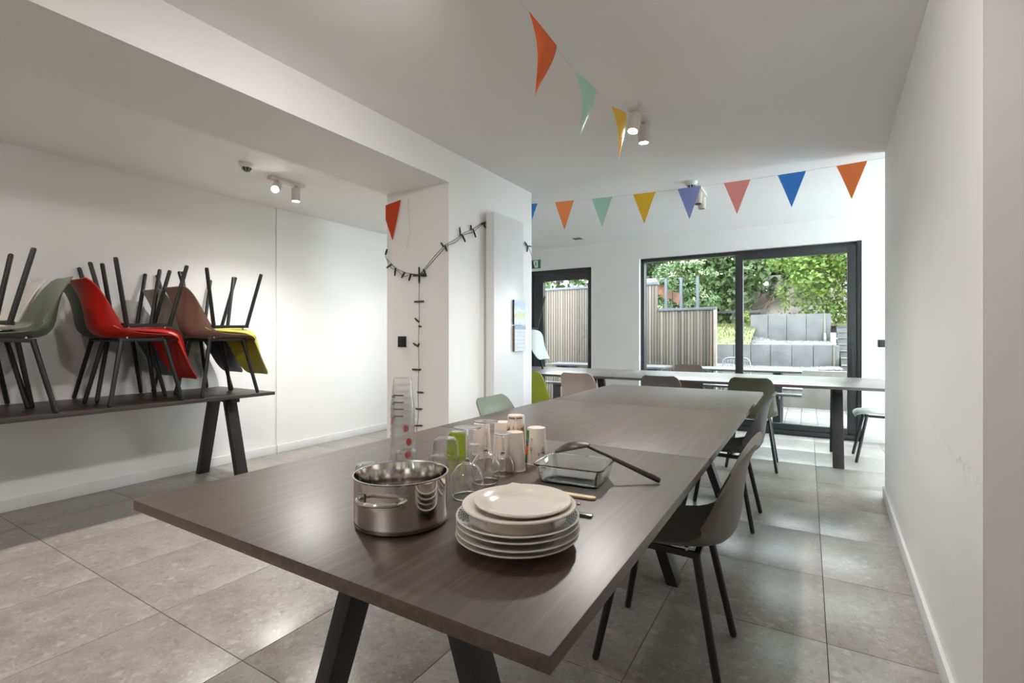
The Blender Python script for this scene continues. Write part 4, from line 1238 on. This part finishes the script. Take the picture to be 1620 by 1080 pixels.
for i, (a, b_) in enumerate(zip(e2, e2[1:])):
    w_ = MB().box(a + .003, b_ - .003, 12.3 + (.0, .012, .006, .0)[i], 12.42, .9, 1.66).obj('concrete_element', M['concrete'], None, bevel=.006)
    tag(w_, ['leftmost concrete element of the upper garden wall', 'second concrete element from the left in the upper garden wall', 'third concrete element from the left in the upper garden wall', 'rightmost concrete element of the upper garden wall'][i], 'wall element', 'concrete elements of the upper garden wall')
w_ = MB().prism([(12.3, .9), (12.42, .9), (12.42, 1.665), (12.3, 1.665), (12.28, 1.25), (12.05, 1.12), (12.0, .9)], .29, .335); w_.v = [(z_, x_, y_) for x_, y_, z_ in w_.v]
o = w_.obj('wall_end_piece', M['concrete_pale'], None); tag(o, 'pale curved end piece of the upper garden wall', 'wall element')
o = MB().box(.335, .42, 12.3, 13.0, .9, 1.66).obj('wall_return', M['concrete'], None, bevel=.006); tag(o, 'grey return slab at the right end of the upper garden wall', 'wall element')

struct('lower_bed', MB().box(-3.5, .52, 9.72, 10.75, .3, .575).box(-1.6, .40, 10.872, 10.95, .3, .97), M['soil'])
ub = MB(); ub.v = [(-1.15, 10.87, .95), (.5, 10.87, .95), (.5, 12.3, 1.08), (-1.15, 12.3, 1.20)]; ub.f = [(0, 1, 2, 3)]
struct('upper_bed', MB().prism([(-1.15, 10.87), (.44, 10.87), (.44, 12.3), (-1.15, 12.3)], .4, .96).box(-1.08, .29, 12.425, 12.6, .9, 1.6), M['soil'])
lw = MB()
lw.v = [(-7, 10.87, .95), (-1.0, 10.87, 1.0), (-1.0, 12.42, 1.40), (-7, 12.42, 1.40), (-7, 30, 1.5), (9, 30, 1.5), (9, 12.6, 1.40), (-1.0, 12.6, 1.40), (-7, 12.6, 1.40)]
lw.f = [(0, 1, 2, 3), (3, 2, 7, 8), (8, 7, 6, 5, 4)]
struct('lawn', lw, M['lawn'], fix=False)


def gravel(name, region, n, label, zf, parent=None):
    mb = MB()
    base = [(0, 0, 1), (.9, 0, .2), (-.2, .9, .1), (-.8, -.3, .15), (.3, -.85, .2), (0, 0, -.6)]
    fc = [(0, 1, 2), (0, 2, 3), (0, 3, 4), (0, 4, 1), (5, 2, 1), (5, 3, 2), (5, 4, 3), (5, 1, 4)]
    for _ in range(n):
        x_ = random.uniform(region[0], region[1]); y_ = random.uniform(region[2], region[3]); r = random.uniform(.012, .03); a = random.uniform(0, 6.28)
        z_ = zf(x_, y_); b0 = len(mb.v); c_, s_ = math.cos(a), math.sin(a)
        for p in base:
            mb.v.append((x_ + r * (p[0] * c_ - p[1] * s_), y_ + r * (p[0] * s_ + p[1] * c_), z_ + r * .8 * p[2] + .008))
        mb.f += [tuple(b0 + i for i in q_) for q_ in fc]
    o = mb.obj(name, M['gravel'], None, smooth=False, fix=False)
    return tag(o, label, 'gravel', kind='stuff')


gravel('gravel', (-1.6, .5, 9.73, 10.74), 2600, 'pale loose gravel in the bed before the lower garden wall', lambda x_, y_: .577 + .03 * max(0, math.sin(3 * x_)))
gravel('gravel', (-1.15, .44, 10.88, 12.28), 3400, 'pale gravel sloping up to the upper garden wall', lambda x_, y_: .962 + .10 * (y_ - 10.88) / 1.4 + .20 * max(0, (-.55 - x_)) * max(0, y_ - 11.2))
gb = MB()
for _ in range(7000):
    x_ = random.uniform(-3.2, 2.6) if random.random() < .5 else random.uniform(-2.6, -1.0); y_ = random.uniform(10.9, 15) if x_ < -1.0 else random.uniform(12.7, 16)
    z_ = (.96 + (y_ - 10.87) / 1.55 * .42) if y_ < 12.42 else 1.41
    if (.25 < x_ < .55 and y_ < 13.1) or (x_ < -3.0 and 13.3 < y_ < 15.7) or (x_ > .5 and y_ < 12.9): continue
    z_ = min(z_, 1.41); a = random.uniform(0, 6.28); h_ = random.uniform(.04, .10); w = .012
    dx, dy = math.cos(a) * w, math.sin(a) * w
    gb.quad((x_ - dx, y_ - dy, z_), (x_ + dx, y_ + dy, z_), (x_ + random.uniform(-.03, .03), y_ + random.uniform(-.03, .03), z_ + h_))
tag(gb.obj('grass', M['grass'], None, smooth=False, fix=False), 'short dry grass on the slope and lawn', 'grass', kind='stuff')

stp = thing('garden_steps', 'grey concrete garden steps climbing beside the retaining walls', 'steps', (0, 0, 0))
for k in range(8):
    MB().box(.52, 2.3, 10.0 + k * .31, 12.7, .42 + k * .12 - (.0 if k else .1), .545 + k * .12 - .012).obj('riser', M['concrete'], stp)
    MB().box(.52, 2.3, 9.98 + k * .31, 10.34 + k * .31, .545 + k * .12 - .012, .545 + k * .12).obj('tread', M['concrete_pale'], stp)

# garden furniture
def picnic(x0, x1, yc, label):
    t = thing('picnic_table', label, 'table', ((x0 + x1) / 2, yc, -.03))
    h = (x1 - x0) / 2
    for k in range(3):
        MB().box(-h, h, -.30 + k * .203, -.30 + k * .203 + .194, .72, .75).obj('top_board', M['table_out'], t, bevel=.004)
    for s_ in (-1, 1):
        MB().box(-h, h, s_ * .40 - .09, s_ * .40 + .09, .44, .47).obj('bench_board', M['table_out'], t, bevel=.004)
        px = s_ * (h - .28)
        MB().box(px - .05, px + .05, -.05, .05, 0, .70).obj('pedestal', M['frame_out'], t, bevel=.004)
        MB().box(px - .045, px + .045, -.31, .31, .665, .72).obj('top_bearer', M['blk_metal'], t)
        MB().box(px - .03, px + .03, -.48, .48, .385, .44).obj('bench_bearer', M['frame_out'], t)
        for q_ in (-1, 1):
            MB().box(px - .045, px + .045, q_ * .40 - .04, q_ * .40 + .04, 0, .40).obj('bench_leg', M['frame_out'], t)
    return t


picnic(-1.66, -.06, 7.55, 'pale garden table with benches seen through the sliding window')
picnic(-3.75, -1.80, 7.55, 'pale garden table nearer the slat fence, seen through door and window')
gc = thing('garden_chair', 'light wire-backed garden chair behind the garden table', 'chair', (-1.48, 8.42 - .75 + .05 + .7, -.03), PI)
gc.location = (-1.0, 8.55, -.03)
MB().box(-.22, .22, -.2, .2, .43, .45).obj('seat', M['table_out'], gc, bevel=.004)
MB().tube(catmull([(-.21, -.2, .44), (-.21, -.23, .7), (-.17, -.25, .83), (0, -.255, .85), (.17, -.25, .83), (.21, -.23, .7), (.21, -.2, .44)], 4), .011, 8).obj('back_frame', M['table_out'], gc)
for k in range(9):
    x_ = -.17 + k * .0425
    MB().tube([(x_, -.2, .44), (x_, -.245, .835 - abs(x_) * .08)], .004, 6).obj('back_wire', M['table_out'], gc)
for k in range(5):
    z_ = .52 + k * .07
    MB().tube([(-.205, -.2 - (z_ - .44) * .11, z_), (.205, -.2 - (z_ - .44) * .11, z_)], .004, 6).obj('back_wire', M['table_out'], gc)
for sx_ in (-1, 1):
    for sy_ in (-1, 1):
        MB().tube([(sx_ * .19, sy_ * .17, .43), (sx_ * .21, sy_ * .2, 0)], .012, 8).obj('leg', M['frame_out'], gc)

# neighbour's shed, metal fence, old wall
sh = thing('garden_shed', 'brown brick shed with a flat white roof beyond the fence', 'shed', (-3.55, 14.5, 1.4))
MB().box(-1.2, .35, -.8, .8, 0, 1.25).obj('brick_wall', M['brick_hut'], sh)
MB().box(-1.5, .55, -1.1, 1.1, 1.25, 1.36).obj('roof', M['table_out'], sh, bevel=.01)
MB().tube([(.42, -1.0, 0), (.42, -1.0, 1.25)], .02, 8).obj('roof_post', M['gal'], sh)
mf = thing('metal_fence', 'grey metal posts and wires beyond the low slat fence', 'fence', (0, 10.3, .42))
for x_ in (-4.6, -3.9, -3.2, -2.5, -2.2, -1.88):
    MB().box(x_ - .025, x_ + .025, -.025, .025, 0, 1.95).obj('post', M['gal'], mf)
for z_ in (.5, .8, 1.1, 1.4, 1.7, 1.9):
    MB().tube([(-4.6, 0, z_), (-1.88, 0, z_)], .003, 5).obj('fence_wire', M['gal'], mf)
bn = thing('garden_rail', 'dark horizontal rail standing on the lawn beside the fence', 'rail', (-1.75, 14.6, 1.4))
MB().box(-.9, .9, -.03, .03, .42, .48).obj('top_rail', M['blk_metal'], bn)
for x_ in (-.8, 0, .8):
    MB().box(x_ - .02, x_ + .02, -.02, .02, 0, .42).obj('post', M['blk_metal'], bn)
struct('old_garden_wall', MB().box(-3.2, 2.2, 19.2, 19.6, 1.3, 3.3), M['stone_old'])


def tree(name, label, base, crown, rad, n, leaf, trunk_h, mat_, group=None, size=(.10, .20), flowers=0, clusters=26):
    t = thing(name, label, 'tree' if 'tree' in name else 'bush', base, 0, group)
    rnd = random.Random(hash(name + label) % 1000 + n)
    rnd = random.Random(int(abs(base[0] * 131 + base[1] * 17)) + n)
    cz = crown[2] - base[2]
    cs = []
    for _ in range(clusters):
        while True:
            p = Vector((rnd.uniform(-1, 1), rnd.uniform(-1, 1), rnd.uniform(-1, 1)))
            if .25 < p.length < 1: break
        cs.append((Vector((p.x * rad[0] + crown[0] - base[0], p.y * rad[1] + crown[1] - base[1], p.z * rad[2] + cz)), rnd.uniform(.28, .5) * min(rad)))
    mb = MB()
    for _ in range(n):
        c, r = rnd.choice(cs)
        d = Vector((rnd.gauss(0, 1), rnd.gauss(0, 1), rnd.gauss(0, 1))).normalized() * r * rnd.uniform(.55, 1.0) ** .5
        p = c + d
        if p.z < .02: continue
        s_ = rnd.uniform(*size)
        nrm = (d.normalized() + Vector((rnd.uniform(-.6, .6), rnd.uniform(-.6, .6), rnd.uniform(-.2, .9)))).normalized()
        a = nrm.orthogonal().normalized(); a.rotate(Matrix.Rotation(rnd.uniform(0, 6.28), 3, nrm)); b_ = nrm.cross(a)
        fold = nrm * s_ * .12
        mb.quad(p - a * s_ * .5, p - b_ * s_ * .32 + fold, p + a * s_ * .5, p + b_ * s_ * .32 + fold)
    o = mb.obj('foliage', mat_, t, smooth=False, fix=False); o['kind'] = 'stuff'
    tr = MB().tube([(0, 0, 0), (.02, .02, trunk_h * .5), (crown[0] - base[0], crown[1] - base[1], max(cz * .9, .3))], [.11, .08, .03], 8)
    tr.obj('trunk', M['bark'], t)
    for k in range(5):
        c = cs[k * 3 % len(cs)][0]
        MB().tube([(crown[0] * 0, 0, max(cz * .45, .1)), c * .6 + Vector((0, 0, cz * .2)), c], [.045, .03, .012], 6).obj('branch', M['bark'], t)
    if flowers:
        fm = MB()
        for _ in range(flowers):
            c, r = rnd.choice(cs)
            d = Vector((rnd.gauss(0, 1), -abs(rnd.gauss(0, 1)), abs(rnd.gauss(0, .8)))).normalized() * r * 1.03
            for q_ in range(14):
                p = c + d + Vector((rnd.gauss(0, .05), rnd.gauss(0, .03), rnd.gauss(0, .03)))
                s_ = .014
                fm.quad(p + Vector((-s_, 0, -s_)), p + Vector((s_, -.01, -s_)), p + Vector((s_, -.02, s_)), p + Vector((-s_, 0, s_)))
        o = fm.obj('blossom', M['flower'], t, smooth=False, fix=False); o['kind'] = 'stuff'
    return t


GT = 'trees and bushes of the garden'
tree('maple_tree', 'bright green maple tree at the right of the sliding window', (1.2, 15.2, 1.4), (1.0, 15.0, 3.3), (1.75, 1.4, 1.75), 15000, None, 1.2, M['leaf_maple'], GT, (.07, .15), clusters=80)
tree('elder_bush', 'elder bush with cream blossom behind the shed roof', (-2.95, 13.6, 1.4), (-2.85, 13.4, 2.45), (.85, .6, .75), 4200, None, .6, M['leaf_mid'], GT, (.07, .14), flowers=40, clusters=30)
tree('deciduous_tree', 'dense green tree just left of the sash post', (-2.9, 18.3, 1.4), (-2.7, 18.2, 4.3), (1.5, 1.3, 2.7), 8500, None, 1.8, M['leaf_mid'], GT, (.14, .26), clusters=60)
tree('deciduous_tree', 'dark green tree behind the shed at the left of the sliding window', (-5.6, 19.5, 1.4), (-5.4, 19.5, 4.4), (2.2, 1.5, 2.7), 8500, None, 1.8, M['leaf_dark'], GT, (.16, .30), clusters=60)
tree('deciduous_tree', 'ivy-hung tree behind the old wall between sash post and maple', (-.6, 20.8, 1.4), (-.5, 20.8, 5.3), (2.6, 1.2, 2.6), 9000, None, 2.5, M['leaf_dark'], GT, (.16, .30), clusters=70)
tree('deciduous_tree', 'tall tree rising behind the maple', (3.0, 21.5, 1.4), (2.8, 21.5, 5.0), (2.6, 1.4, 3.4), 8000, None, 2.5, M['leaf_mid'], GT, (.16, .30), clusters=60)
tree('deciduous_tree', 'green tree above the slat fence seen through the glazed door', (-8.0, 15.5, 1.0), (-7.8, 15.5, 3.2), (2.6, 1.2, 2.3), 7000, None, 1.5, M['leaf_mid'], GT, (.13, .24), clusters=60)
tree('deciduous_tree', 'furthest dark tree between the two windows', (-4.2, 23.5, 1.4), (-4.0, 23.5, 5.4), (3.8, 1.2, 3.6), 9000, None, 2.5, M['leaf_dark'], GT, (.2, .36), clusters=80)
tree('ivy_bush', 'ivy hanging over the old garden wall', (-1.6, 19.0, 1.4), (-.9, 19.0, 3.0), (1.9, .22, .75), 4200, None, .5, M['leaf_ivy'], GT, (.09, .18), clusters=50)
tree('low_bush', 'small bright bush on the lawn left of the upper garden wall', (-1.45, 14.2, 1.4), (-1.45, 14.2, 1.62), (.22, .2, .22), 900, None, .1, M['leaf_maple'], GT, (.05, .09), clusters=14)
